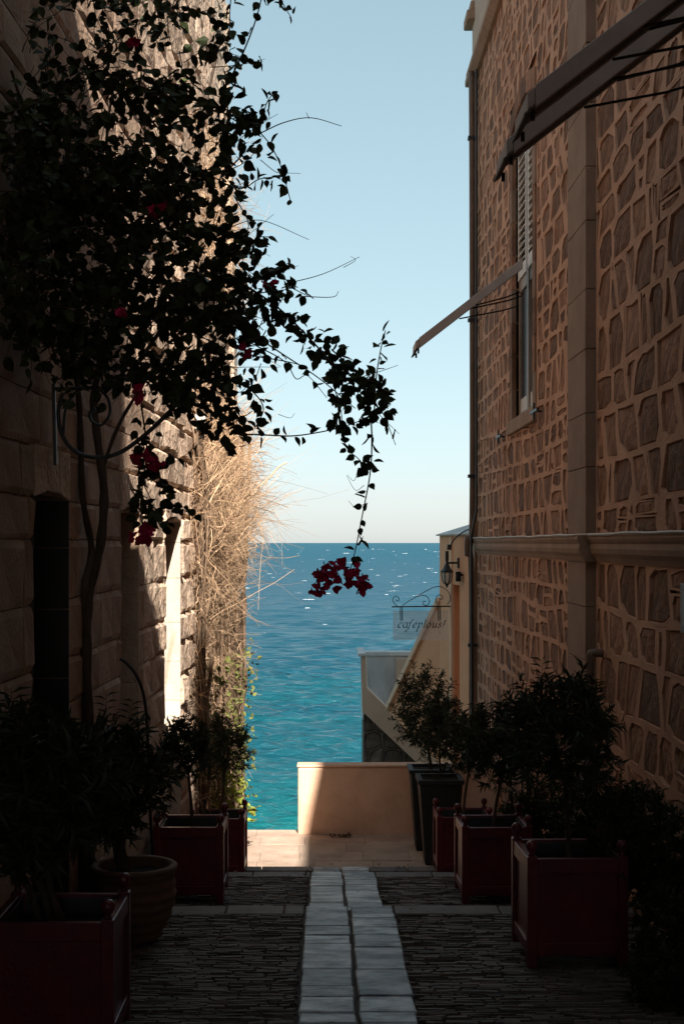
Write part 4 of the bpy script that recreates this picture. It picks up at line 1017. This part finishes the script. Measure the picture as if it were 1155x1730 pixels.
# ------------------------------------------------------------------ dark red square planters
def make_planter():
    S, H = 0.64, 0.70; root = empty('square_planter', (0, 0, 0), 'x', 'planter', 'dark red square planters'); p = 0.065
    for i, (sx, sy) in enumerate(((-1, -1), (1, -1), (1, 1), (-1, 1))):
        cx, cy = sx * (S / 2 - p / 2), sy * (S / 2 - p / 2)
        po = MB().box(cx - p / 2, cx + p / 2, cy - p / 2, cy + p / 2, 0, H).build('post', M['red'], root, world=False, bevel=0.006)
        MB().lathe([(0.0, H), (0.024, H + 0.001), (0.018, H + 0.012), (0.016, H + 0.022), (0.030, H + 0.036), (0.037, H + 0.058), (0.034, H + 0.078), (0.022, H + 0.094), (0.0, H + 0.1)], 14, (cx, cy, 0)).build('finial', M['red'], po, world=False, smooth=True)
    a, b = S / 2 - p, S / 2
    for k in range(4):
        ang = k * math.pi / 2; ca, sa = round(math.cos(ang)), round(math.sin(ang))
        rot = lambda m: [(v[0] * ca - v[1] * sa, v[0] * sa + v[1] * ca, v[2]) for v in m.v]
        m = MB(); m.box(-a, a, -b + 0.024, -b + 0.04, 0.15, H - 0.11); m.v = rot(m); m.build('side_panel', M['red'], root, world=False)
        for z0, z1 in ((0.07, 0.15), (H - 0.11, H - 0.015)):
            m = MB(); m.box(-a, a, -b + 0.006, -b + 0.05, z0, z1); m.v = rot(m); m.build('rail', M['red'], root, world=False, bevel=0.005)
        m = MB(); m.box(-a + 0.02, a - 0.02, -b + 0.06, -b + 0.072, 0.2, H - 0.03); m.v = rot(m); m.build('liner', M['liner'], root, world=False)
    MB().box(-b + 0.073, b - 0.073, -b + 0.073, b - 0.073, 0.3, H - 0.12).build('soil', M['soil'], root, world=False)
    return root
pl0 = make_planter()
SPOTS = [((1.25 + 0.33, 9.18 + 0.1), 'nearest dark red square planter on the right, standing against the hedge', 0.03),
         ((-1.055 - 0.325, 7.1 + 0.32), 'large dark red square planter cut by the lower left corner of the picture', 0.0),
         ((1.225 + 0.32, 12.86 + 0.32), 'middle of three dark red square planters on the right', 0.02),
         ((-0.925 - 0.32, 12.88 + 0.32), 'dark red square planter on the left between the ribbed jar and the farthest planter', 0.0),
         ((1.275 + 0.32, 16.30 + 0.32), 'farthest dark red square planter on the right, beside the charcoal tubs', 0.0),
         ((-0.925 - 0.32, 16.2 + 0.32), 'farthest dark red square planter on the left, next to the sunlit landing', 0.0)]
PLZ = []
for i, ((x, y), lb, rz) in enumerate(SPOTS):
    o = pl0 if i == 0 else copy_tree(pl0)
    z = gz(y - 0.3) + 0.012; o.location = (x, y, z); o.rotation_euler.z = rz; o['label'] = lb; PLZ.append((x, y, z))

# charcoal tall tubs
def make_tub():
    root = empty('tall_tub', (0, 0, 0), 'x', 'planter', 'charcoal tall tubs'); H = 1.06
    def ring(r, z): return [(-r, -r, z), (r, -r, z), (r, r, z), (-r, r, z)]
    m = MB(); m.hexa(ring(0.19, 0), ring(0.265, H - 0.05)); m.build('tub_body', M['charcoal'], root, world=False, bevel=0.012)
    m = MB()
    for k in range(4):
        a = ring(0.285, H - 0.05); b = ring(0.225, H - 0.05); c = ring(0.285, H); d = ring(0.225, H); j = (k + 1) % 4
        m.hexa([a[k], a[j], b[j], b[k]], [c[k], c[j], d[j], d[k]])
    m.build('rim', M['charcoal'], root, world=False)
    MB().box(-0.224, 0.224, -0.224, 0.224, H - 0.06, H - 0.03).build('soil', M['soil'], root, world=False)
    return root
tb = make_tub()
for i, (x, y, lb) in enumerate(((1.36, 18.55, 'charcoal tapered tub nearest the peach wall'), (1.42, 17.75, 'charcoal tapered tub just behind the farthest red planter on the right'))):
    o = tb if i == 0 else copy_tree(tb)
    o.location = (x, y, -3.985); o['label'] = lb

# ribbed terracotta jar
def build_jar():
    c = Vector((-1.31, 9.72, 0)); z0 = gz(9.6) + 0.012; c.z = z0
    root = empty('ribbed_jar', c, 'round ribbed terracotta jar between the red planters on the left', 'pot')
    pr = [(0.0, 0.0), (0.165, 0.0)]; n = 30
    for i in range(n + 1):
        t = i / n; r = 0.17 + 0.115 * math.sin(min(1, t * 1.18) * math.pi * 0.62) + 0.007 * math.sin(t * 2 * math.pi * 6.5); pr.append((r, 0.01 + 0.47 * t))
    rt = pr[-1][0]; pr += [(rt + 0.018, 0.485), (rt + 0.02, 0.505), (rt + 0.008, 0.515), (rt - 0.03, 0.513), (rt - 0.035, 0.49), (rt - 0.035, 0.44), (0.0, 0.44)]
    MB().lathe(pr, 40, c, cap=False).build('jar_body', M['terracotta'], root, smooth=True)
    MB().lathe([(0, 0.4), (rt - 0.037, 0.4), (rt - 0.037, 0.445), (0, 0.455)], 24, c, cap=False).build('soil', M['soil'], root)
    return c
JAR = build_jar()

# ------------------------------------------------------------------ trees and shrubs
G = 'potted trees along the alley'
def pbase(i, dz=0.58): x, y, z = PLZ[i]; return (x, y, z + dz)
tree('oleander_tree', 'dense dark bushy tree in the nearest planter on the right', pbase(0), P(948, 1245, 9.3), 0.335, 0.35, 190, 0.105, 1, group=G, trunk=0.02, extra=[(P(916, 1190, 9.2), (-0.005, 0, 0.30), 12, 0.095), (P(1000, 1180, 9.3), (0.03, 0, 0.12), 8, 0.09)])
tree('oleander_tree', 'dark bushy tree in the middle right planter', pbase(2), P(845, 1262, 13.2), 0.30, 0.40, 150, 0.105, 2, group=G)
tree('oleander_tree', 'small clipped tree in the farthest red planter on the right', pbase(4), P(792, 1258, 16.7), 0.32, 0.33, 140, 0.09, 3, group=G)
tree('oleander_tree', 'round headed tree in the charcoal tub nearest the peach wall', (1.36, 18.55, -2.98), P(716, 1206, 18.5), 0.43, 0.55, 200, 0.085, 4, group=G, trunk=0.022, up=0.65, wide=0.26)
tree('oleander_tree', 'short headed tree in the second charcoal tub on the right', (1.42, 17.75, -2.98), P(752, 1240, 17.8), 0.36, 0.42, 150, 0.085, 5, group=G, wide=0.26)
tree('oleander_tree', 'big drooping oleander in the lower left corner planter', pbase(1, 0.55), P(62, 1335, 7.5), 0.40, 0.40, 190, 0.15, 6, group=G, stems=3, trunk=0.024, up=0.25, L=0.55, extra=[(P(25, 1230, 7.5), (-0.02, 0, 0.20), 9, 0.12)])
tree('oleander_tree', 'loose spreading tree in the ribbed terracotta jar', JAR + Vector((-0.06, 0, 0.43)), P(196, 1320, 9.7), 0.40, 0.36, 190, 0.12, 7, group=G, trunk=0.05, up=0.3, extra=[(P(180, 1235, 9.7), (0.0, 0, 0.26), 9, 0.10), (P(214, 1230, 9.7), (0.05, 0, 0.2), 8, 0.10)])
tree('oleander_tree', 'thin stemmed tree in the left planter beyond the ribbed jar', pbase(3), P(316, 1262, 13.1), 0.23, 0.30, 130, 0.085, 8, group=G, trunk=0.017, extra=[(P(315, 1200, 13.1), (0.03, 0, 0.1), 7, 0.07)])
tree('oleander_tree', 'round headed tree in the farthest left planter, against the sea', pbase(5), P(381, 1268, 16.5), 0.27, 0.36, 150, 0.08, 9, group=G, trunk=0.02, extra=[(P(418, 1300, 16.5), (0.09, 0, 0.02), 6, 0.07)])
HG = 'hedge shrubs at the foot of the stone house'
for i, (x, y, px, w, h, lb) in enumerate(((1105, 1440, 9.3, 0.36, 0.5, 'small leaved dark hedge shrub at the right edge of the picture'), (1030, 1400, 10.6, 0.34, 0.42, 'small leaved dark hedge shrub behind the nearest right planter'), (920, 1400, 13.9, 0.35, 0.55, 'small leaved dark hedge shrub between the two nearer right planters'), (1165, 1640, 8.2, 0.30, 0.6, 'small leaved dark hedge shrub in the lower right corner'))):
    c = P(x, y, px); c.x = min(c.x, XR - 0.3)
    tree('hedge_shrub', lb, (c.x, c.y, gz(c.y) + 0.01), c, w, h, 420, 0.045, 30 + i, 'hedge', 0.42, 18, 0.02, HG, 'shrub', ROUND, 2, 0.4, 0.4)
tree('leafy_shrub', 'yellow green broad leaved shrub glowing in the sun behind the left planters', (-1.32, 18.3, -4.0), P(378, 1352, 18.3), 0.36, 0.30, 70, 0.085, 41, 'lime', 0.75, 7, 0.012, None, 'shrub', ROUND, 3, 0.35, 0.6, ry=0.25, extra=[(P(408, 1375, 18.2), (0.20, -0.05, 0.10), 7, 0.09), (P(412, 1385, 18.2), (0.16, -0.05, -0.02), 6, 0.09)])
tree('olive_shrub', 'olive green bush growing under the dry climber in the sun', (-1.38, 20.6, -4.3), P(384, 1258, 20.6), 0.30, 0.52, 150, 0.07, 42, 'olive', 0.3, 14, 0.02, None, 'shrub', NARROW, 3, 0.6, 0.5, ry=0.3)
hp = smooth_path([P(250, 1300, 10.4), P(249, 1230, 10.4), P(243, 1175, 10.4), P(230, 1140, 10.4), P(212, 1118, 10.4), P(203, 1113, 10.4)], 5)
hp = [Vector((-1.24, 10.4, gz(10.4)))] + hp
tag(MB().tube(hp, 0.012, 7).build('plant_hoop', M['iron'], smooth=True), 'black bent hoop standing above the potted oleander on the left', 'plant support')

# ------------------------------------------------------------------ dry leafless climber on the limestone wall
def build_vine():
    rng = np.random.default_rng(17)
    root = empty('dry_climber', (XL(20), 20.0, -4.2), 'mass of dry leafless tan climber hanging on the sunlit left wall', 'climber')
    off = np.array(root.location)
    paths = []; rad = []
    def yr(): return 16.9 + 6.6 * rng.random()
    def spray(n, zlo, zhi, out, lenr, k=6, droop=0.6, ylo=16.9, yhi=23.5):
        for _ in range(n):
            y = rng.uniform(ylo, yhi); z = rng.uniform(zlo, zhi)
            x = XL(y) - 0.012 * max(0, z + 4) * 1.2 + rng.uniform(0.0, out)
            L = rng.uniform(*lenr); d = np.array([rng.uniform(0.0, 1.0), rng.normal(0, 0.7), rng.normal(-0.1, 0.7)]); d /= np.linalg.norm(d)
            cv = rng.normal(0, 0.5, 3); cv[2] -= droop
            t = np.linspace(0, 1, k)[:, None]
            p = np.array([x, y, z]) + d * L * t + cv * L * t * t * 0.7 + np.cumsum(rng.normal(0, 0.012 * L, (k, 3)), 0)
            paths.append(p); rad.append(rng.uniform(0.0022, 0.0055))
    def tangle(n, lenr, k=6):
        # short kinked twigs, thickest where the mass bulges
        for _ in range(n):
            y = rng.uniform(16.2, 22.5); z = min(1.8, max(-2.6, rng.normal(0.15, 1.05)))
            if z < 0.1 and (y > 20.0 or rng.random() < 0.25): continue
            w = 0.08 + 0.36 * math.exp(-((z - 0.45) / 0.95) ** 2) * (0.5 + 0.5 * math.sin(y * 2.1 + z) ** 2)
            x = XL(y) - 0.012 * max(0, z + 4) * 1.2 + 0.02 + w * rng.random() ** 1.2
            L = rng.uniform(*lenr); d = rng.normal(0, 1, 3); d[0] = abs(d[0]) * 0.5; d /= np.linalg.norm(d)
            st = d + np.cumsum(rng.normal(0, 0.42, (k, 3)), 0); p = np.array([x, y, z]) + np.cumsum(st, 0) * L / k
            p[:, 0] = np.maximum(p[:, 0], XL(y) - 0.15)
            paths.append(p); rad.append(0.0019 + 0.0045 * rng.random() ** 2.2)
    tangle(5400, (0.12, 0.55))
    spray(700, -3.2, -1.2, 0.12, (0.08, 0.28), ylo=16.2, yhi=20.2)
    spray(1000, 3.4, 5.2, 0.22, (0.12, 0.45), 6, 0.3, 16.5, 22.5)
    spray(130, 0.1, 1.6, 0.40, (0.35, 0.8), 8, 0.2, 18.0, 22.5)
    spray(45, 0.15, 1.2, 0.4, (0.6, 1.0), 8, 0.35, 19.0, 22.5)
    spray(50, 3.7, 5.9, 0.25, (0.35, 0.7), 8, 0.0, 18.5, 22.5)
    o = link_mesh('dry_twigs', twig_mesh('dry_twigs', np.array([np.array([np.interp(np.linspace(0, 1, 6), np.linspace(0, 1, len(p)), p[:, j]) for j in range(3)]).T for p in paths]) - off, np.array(rad)), M['twig'], root)
    tag(o, kind='stuff')
    for i in range(26):
        y = rng.uniform(16.5, 22.2); pts = []; z = -3.9
        while z < rng.uniform(0.5, 2.4) + 0.0 or len(pts) < 4:
            pts.append((XL(y) + 0.04 + rng.uniform(0, 0.14), y, z)); z += rng.uniform(0.4, 0.8); y += rng.normal(0, 0.15); y = min(max(y, 16.3), 22.4)
            if z > 4: break
        MB().tube(smooth_path(pts, 3), 0.014 + 0.016 * rng.random(), 6).build('woody_stem', M['twig_dark'], root, smooth=True)
    for i in range(22):      # forked woody branches holding the mass
        y = rng.uniform(16.6, 22.0); z = rng.uniform(-0.6, 1.4); a = Vector((XL(y), y, z)); d = Vector((rng.uniform(0.3, 0.75), rng.normal(0, 0.5), rng.uniform(-0.2, 0.6)))
        m = a + d * 0.5 + Vector((0, 0, rng.normal(0, 0.08))); e = a + d + Vector((rng.normal(0, .08), 0, rng.normal(-0.1, 0.12))); r = rng.uniform(0.007, 0.014)
        b = MB().tube(smooth_path([a, m, e], 4), [r * (1 - 0.07 * k) for k in range(9)], 5); b.tube(smooth_path([m, m + Vector((0.12, rng.normal(0, .1), 0.1)), m + Vector((0.3, rng.normal(0, .2), rng.uniform(-0.1, 0.3)))], 3), [r * 0.6 * (1 - 0.1 * k) for k in range(7)], 5)
        b.build('woody_branch', M['twig'], root, smooth=True)
    # a hooked bare branch reaching out over the sea
    MB().tube(smooth_path([P(395, 850, 21), P(425, 830, 21), P(450, 812, 21), P(470, 790, 21), P(484, 781, 21)], 4), [0.018] * 4 + [0.012] * 13, 6).build('bare_branch', M['twig'], root, smooth=True)
    # leaves lingering low on the climber
    n = 520; y = rng.uniform(16.5, 22.4, n); z = rng.uniform(-3.4, -1.5, n); x = -LA + LB * y + rng.uniform(0.05, 0.3, n)
    d = rng.normal(0, 1, (n, 3)); nn = rng.normal(0, 1, (n, 3)); l = rng.uniform(0.05, 0.1, n)
    o = link_mesh('late_leaves', leaf_mesh('late_leaves', np.stack([x, y, z], 1) - off, d, nn, l, l * 0.8, ROUND), M['olive'], root); tag(o, kind='stuff')
build_vine()

# ------------------------------------------------------------------ bougainvillea
def build_bougainvillea():
    rng = np.random.default_rng(23)
    root = empty('bougainvillea', (XL(9.6) + 0.12, 9.6, gz(9.6)), 'big dark bougainvillea hanging over the alley with a few magenta flowers', 'climber')
    off = np.array(root.location)
    def ydep(x):
        yw = YW(min(x, 330))
        lo, hi = yw - 1.15, yw - 0.22
        return min(max(rng.uniform(lo, hi), 6.7), rng.uniform(7.8, 8.7)) if x < 330 else rng.uniform(7.8, 8.6)
    pos, dr, no, ln, tw = [], [], [], [], []
    def leaf(p, size=0.066, d=None):
        pos.append(np.array(p)); v = rng.normal(0, 1, 3) if d is None else d + rng.normal(0, 0.5, 3); v[2] -= 0.35
        dr.append(v); no.append(rng.normal(0, 1, 3) + np.array([0.2, -0.5, 0.6])); ln.append(size * rng.uniform(0.7, 1.25))
    ELL = [(190, 70, 150, 90, .5), (330, 110, 75, 90, .42), (170, 240, 170, 130, 1.15), (330, 290, 80, 110, .75), (120, 410, 130, 160, 1.1), (275, 430, 130, 130, 1.0), (385, 470, 60, 80, 1.0),
           (300, 570, 120, 95, 1.1), (105, 540, 90, 85, .9), (400, 640, 40, 36, .3), (200, 610, 90, 55, .7), (365, 690, 60, 36, 1.0), (330, 650, 70, 60, .9), (60, 300, 70, 120, .8), (20, 420, 40, 140, .9), (245, 815, 32, 55, 1.0), (420, 535, 40, 50, 1.0)]
    for cx, cy, rx, ry, w in ELL:
        for _ in range(int(rx * ry * math.pi * w / 380)):
            a = rng.uniform(0, 6.283); r = math.sqrt(rng.random())
            x, y = cx + rx * r * math.cos(a), cy + ry * r * math.sin(a); Y = ydep(x)
            gap = math.sin(x * 0.071 + 1.3 * math.sin(y * 0.043)) + math.sin(y * 0.083 + 1.1 * math.sin(x * 0.052 + 2))
            if gap < (-0.75 if x > 190 else -1.3) + (0.35 if x > 300 else 0): continue
            p = np.array(P(x, y, Y)); d = rng.normal(0, 1, 3); d[2] -= 0.2; d /= np.linalg.norm(d); L = rng.uniform(0.12, 0.34)
            if p[0] + d[0] * L < XL(p[1]) + 0.1: d[0] = abs(d[0])
            bend = rng.normal(0, 0.3, 3)
            f = lambda t: p + d * L * t + bend * L * t * t
            tw.append([f(t) for t in np.linspace(-0.3, 1.05, 6)])
            m = int(L / 0.032)
            for j in range(m): leaf(f((j + 0.5) / m) + rng.normal(0, 0.012, 3), 0.064)
    # trailing arms: image path, leaf spacing (px), clumping, radius
    ARMS = [([(395, 470), (470, 520), (540, 590), (590, 645), (640, 690)], 1.7, 26, .007), ([(420, 560), (480, 600), (540, 640), (600, 690)], 14, 10, .005),
            ([(625, 690), (628, 740), (625, 800), (612, 870), (600, 930), (592, 962)], 11, 5, .0055), ([(632, 695), (635, 640), (643, 590), (651, 558)], 8, 7, .005),
            ([(395, 733), (450, 735), (500, 736), (560, 726), (600, 714), (628, 700)], 12, 6, .005), ([(570, 668), (574, 720), (586, 757), (608, 778), (621, 800)], 10, 6, .0045),
            ([(345, 170), (400, 205), (440, 225), (470, 270), (491, 340)], 11, 6, .005), ([(370, 160), (400, 112), (430, 40), (447, -25)], 13, 8, .006), ([(470, -10), (480, 10), (492, 30)], 7, 7, .004),
            ([(330, 280), (400, 318), (440, 302), (487, 298)], 6, 8, .005), ([(350, 100), (385, 60), (388, 20), (392, -20)], 6, 12, .005), ([(380, 120), (385, 200), (380, 280)], 5, 16, .005), ([(395, 200), (420, 190), (440, 215)], 3, 11, .004), ([(440, 215), (450, 175), (465, 155)], 6, 6, .004),
            ([(390, 640), (425, 660), (445, 690), (430, 725)], 5, 9, .005), ([(600, 640), (640, 650), (655, 690)], 4, 18, .004), ([(560, 590), (610, 640), (640, 690)], 3.2, 22, .005), ([(640, 690), (650, 705), (668, 752)], 16, 5, .004),
            ([(430, 470), (460, 455), (495, 447)], 8, 5, .004), ([(240, 690), (248, 760), (240, 830), (238, 880)], 5, 16, .006), ([(265, 780), (280, 835), (300, 857), (335, 872)], 8, 7, .004),
            ([(395, 330), (420, 380), (400, 420)], 6, 14, .004), ([(560, 640), (575, 690), (578, 715)], 5, 10, .004), ([(440, 400), (455, 400)], 6, 3, .003), ([(480, 480), (520, 500)], 5, 8, .004)]
    BARE = [([(440, 225), (480, 207), (525, 199), (577, 213)], .004), ([(522, 200), (517, 190)], .0025), ([(385, 385), (440, 372), (522, 405)], .003), ([(480, 480), (545, 463), (607, 434)], .003), ([(580, 452), (600, 440), (592, 433)], .002), ([(500, 500), (560, 502), (572, 492)], .003),
            ([(600, 640), (640, 628), (672, 617)], .0028), ([(425, 580), (480, 610), (500, 640), (520, 635), (552, 672)], .004), ([(420, 600), (490, 612), (520, 622)], .004), ([(605, 790), (598, 812), (586, 802)], .002), ([(620, 850), (600, 856), (588, 846)], .002), ([(640, 700), (655, 715), (674, 733)], .0025),
            ([(440, 270), (465, 290), (480, 292), (508, 293)], .0025), ([(470, 700), (490, 706), (498, 698)], .002), ([(615, 820), (600, 828), (585, 803)], .002)]
    Yarm = 8.2
    for k, (pts, sp, spread, r) in enumerate(ARMS):
        Y0 = Yarm + rng.uniform(-0.25, 0.25); path = smooth_path([P(x, y, Y0 + 0.08 * math.sin(i * 1.7 + k)) for i, (x, y) in enumerate(pts)], 6)
        MB().tube(path, [r * (1 - 0.5 * i / len(path)) for i in range(len(path))], 5).build('branch', M['bark'], root, smooth=True)
        L = sum((b - a).length for a, b in zip(path, path[1:])); n = int(L / (sp / F * Y0)); s = spread / F * Y0
        for j in range(n):
            u = (j + 0.5) / n * (len(path) - 1); i = int(u); q = path[i].lerp(path[min(i + 1, len(path) - 1)], u - i); tng = np.array(path[min(i + 1, len(path) - 1)] - path[i])
            o = rng.normal(0, 1, 3) * np.array([1, 0.6, 1]) * s * 0.6
            leaf(np.array(q) + o * 0.6, 0.060, d=o / (np.linalg.norm(o) + 1e-6))
    for pts, r in BARE:
        path = smooth_path([P(x, y, Yarm + rng.uniform(-0.05, 0.05)) for x, y in pts], 5)
        MB().tube(path, [r * (1 - 0.55 * i / len(path)) for i in range(len(path))], 5).build('bare_twig', M['bark'], root, smooth=True)
    ln_ = np.array(ln)
    o = link_mesh('leaves', leaf_mesh('leaves', np.array(pos) - off, dr, no, ln_, ln_ * 1.0, BLEAF), M['bleaf'], root); tag(o, kind='stuff')
    o = link_mesh('twigs', twig_mesh('twigs', np.array(tw) - off, np.full(len(tw), 0.0035)), M['bark'], root); tag(o, kind='stuff')
    # trunks climbing the wall
    TR = [([(150, 1500), (152, 1300), (146, 1120), (150, 1010), (170, 920), (176, 830), (165, 740), (160, 660), (190, 560), (230, 470)], .042), ([(140, 1500), (147, 1150), (143, 1000), (155, 930), (140, 840), (136, 720), (130, 640), (110, 520), (90, 380)], .030),
          ([(170, 800), (200, 720), (235, 660), (280, 590)], .016), ([(160, 660), (210, 640), (270, 560), (330, 470), (380, 430)], .02), ([(230, 470), (290, 380), (330, 280), (350, 170), (372, 60)], .014), ([(90, 380), (60, 250), (20, 120)], .014), ([(190, 560), (200, 420), (180, 250), (200, 100), (215, -20)], .014)]
    for pts, r in TR:
        path = smooth_path([P(x, y, min(10.2, YW(min(x, 330)) - 0.14 - r)) if x < 330 else P(x, y, 9.6) for x, y in pts], 5)
        if pts[0][1] == 1500: path[0].z = gz(path[0].y) - 0.02
        MB().tube(path, [r * (1 + 0.12 * math.sin(i * 1.9)) * (1 - 0.45 * i / len(path)) for i in range(len(path))], 9).build('stem', M['bark'], root, smooth=True)
    # papery magenta flower clusters
    FL = [(578, 972, 38, 22, 34, 8.2), (602, 988, 18, 16, 18, 8.15), (537, 1000, 8, 7, 6, 8.2), (542, 974, 10, 7, 8, 8.2), (240, 902, 18, 18, 20, 8.0), (262, 782, 16, 8, 7, 7.9), (240, 772, 14, 8, 7, 7.9), (268, 352, 13, 15, 9, 7.9), (455, 480, 9, 7, 5, 8.1), (236, 664, 8, 11, 6, 7.8), (225, 72, 6, 4, 3, 8.1), (415, 595, 8, 7, 5, 7.8), (210, 525, 8, 5, 4, 7.6), (180, 390, 4, 8, 2, 8.6), (375, 497, 6, 5, 3, 9)]
    for cx, cy, rx, ry, n, Y in FL:
        fp, fd, fn, fl = [], [], [], []
        for _ in range(n):
            a = rng.uniform(0, 6.283); r = math.sqrt(rng.random()); c = np.array(P(cx + rx * r * math.cos(a), cy + ry * r * math.sin(a), Y + rng.uniform(-0.08, 0.08)))
            ax = rng.normal(0, 1, 3) + np.array([0, -0.6, -0.3]); ax /= np.linalg.norm(ax); u = np.cross(ax, [0.2, 0.3, 0.9]); u /= np.linalg.norm(u); w = np.cross(ax, u)
            for k in range(3):
                b = 2.094 * k + rng.normal(0, 0.2); s = u * math.cos(b) + w * math.sin(b)
                fp.append(c); fd.append(ax * 0.75 + s * 0.75); fn.append(ax - s * 0.6); fl.append(rng.uniform(0.036, 0.052))
        fl = np.array(fl)
        link_mesh('flower_cluster', leaf_mesh('flower_cluster', np.array(fp) - off, fd, fn, fl, fl * 0.95, ROUND), M['bract'], root, kind='stuff', label='magenta papery flower cluster')
build_bougainvillea()

# ------------------------------------------------------------------ scrolled lantern bracket on the left wall
def build_bracket():
    Y = 9.0; Q = lambda x, y: P(x, y, Y)
    root = empty('lantern_bracket', Q(92, 720), 'grey scrolled iron lantern bracket on the left wall among the bougainvillea', 'lantern')
    MB().bar(Q(91, 648), Q(94, 786), 0.022, 0.03).build('wall_bar', M['grey_iron'], root, bevel=0.004)
    MB().bar(Q(91, 657), Q(215, 655), 0.02, 0.022).build('top_bar', M['grey_iron'], root, bevel=0.004)
    MB().tube(smooth_path([Q(106, 664), Q(99, 700), Q(107, 738), Q(130, 764), Q(165, 773), Q(200, 766), Q(235, 743), Q(270, 712), Q(302, 678), Q(325, 640), Q(335, 590), Q(336, 556)], 6), 0.014, 8).build('scroll_arm', M['grey_iron'], root, smooth=True)
    MB().tube(smooth_path([Q(107, 738), Q(112, 690), Q(130, 662), Q(160, 655), Q(182, 672), Q(186, 698), Q(172, 718), Q(156, 712), Q(152, 698), Q(162, 690)], 6), 0.010, 8).build('inner_scroll', M['grey_iron'], root, smooth=True)
    c = Q(336, 520); s = Y / F
    MB().lathe([(0.06, -38 * s), (0.05, -33 * s), (0.11, 25 * s)], 6, c).build('lantern_glass', M['lamp_glass'], root)
    for k in range(6):
        a = 2 * math.pi * k / 6
        MB().tube([(c.x + 0.052 * math.cos(a), c.y + 0.052 * math.sin(a), c.z - 33 * s), (c.x + 0.113 * math.cos(a), c.y + 0.113 * math.sin(a), c.z + 25 * s)], 0.008, 5).build('glazing_bar', M['iron'], root)
    MB().lathe([(0.13, 25 * s), (0.135, 29 * s), (0.10, 40 * s), (0.04, 52 * s), (0.02, 60 * s), (0.0, 62 * s)], 6, c).build('lantern_roof', M['iron'], root)
    MB().lathe([(0.02, -46 * s), (0.06, -38 * s), (0.062, -35 * s), (0.0, -34 * s)], 8, c).build('lantern_base', M['iron'], root)
build_bracket()

# framed notice at the very edge of the view
nt = empty('notice_frame', (XR, 9.2, -0.6), 'dark framed notice on the stone wall at the right edge, just below the string course', 'notice')
m = MB(); m.box(XR - 0.06, XR + 0.01, 8.6, 9.19, -0.58, -0.26); m.build('frame', M['iron'], nt, bevel=0.006)
MB().box(XR - 0.064, XR - 0.0605, 8.66, 9.13, -0.53, -0.31).build('notice_sheet', M['liner'], nt)

# fallen leaves and petals on the floor
def litter():
    rng = np.random.default_rng(77); n = 150
    y = rng.uniform(7.4, 19.2, n); x = np.where(rng.random(n) < 0.5, rng.uniform(-1.5, -0.2, n), rng.uniform(0.55, 1.3, n)); k = rng.random(n) < 0.15; x[k] = rng.uniform(-0.9, 1.2, k.sum())
    z = np.array([gz(v) for v in y]) + 0.02
    d = rng.normal(0, 1, (n, 3)); d[:, 2] *= 0.12; nn = rng.normal(0, 0.25, (n, 3)); nn[:, 2] = 1; l = rng.uniform(0.025, 0.055, n)
    tag(link_mesh('fallen_leaves', leaf_mesh('fallen_leaves', np.stack([x, y, z], 1), d, nn, l, l * 0.8, ROUND), M['twig_dark']), 'dry fallen leaves scattered over the alley floor', 'leaves', kind='stuff')
    c = P(575, 1424, 19.2); n = 26; p = np.stack([rng.normal(c.x, 0.10, n), rng.normal(19.25, 0.04, n), np.full(n, -3.975)], 1)
    d = rng.normal(0, 1, (n, 3)); d[:, 2] = abs(d[:, 2]) * 0.4; nn = rng.normal(0, 0.6, (n, 3)); nn[:, 2] = 1; l = rng.uniform(0.04, 0.08, n)
    tag(link_mesh('leaf_pile', leaf_mesh('leaf_pile', p, d, nn, l, l * 0.7, ROUND), M['twig_dark']), 'small heap of dead leaves at the foot of the low peach wall', 'leaves', kind='stuff')
litter()
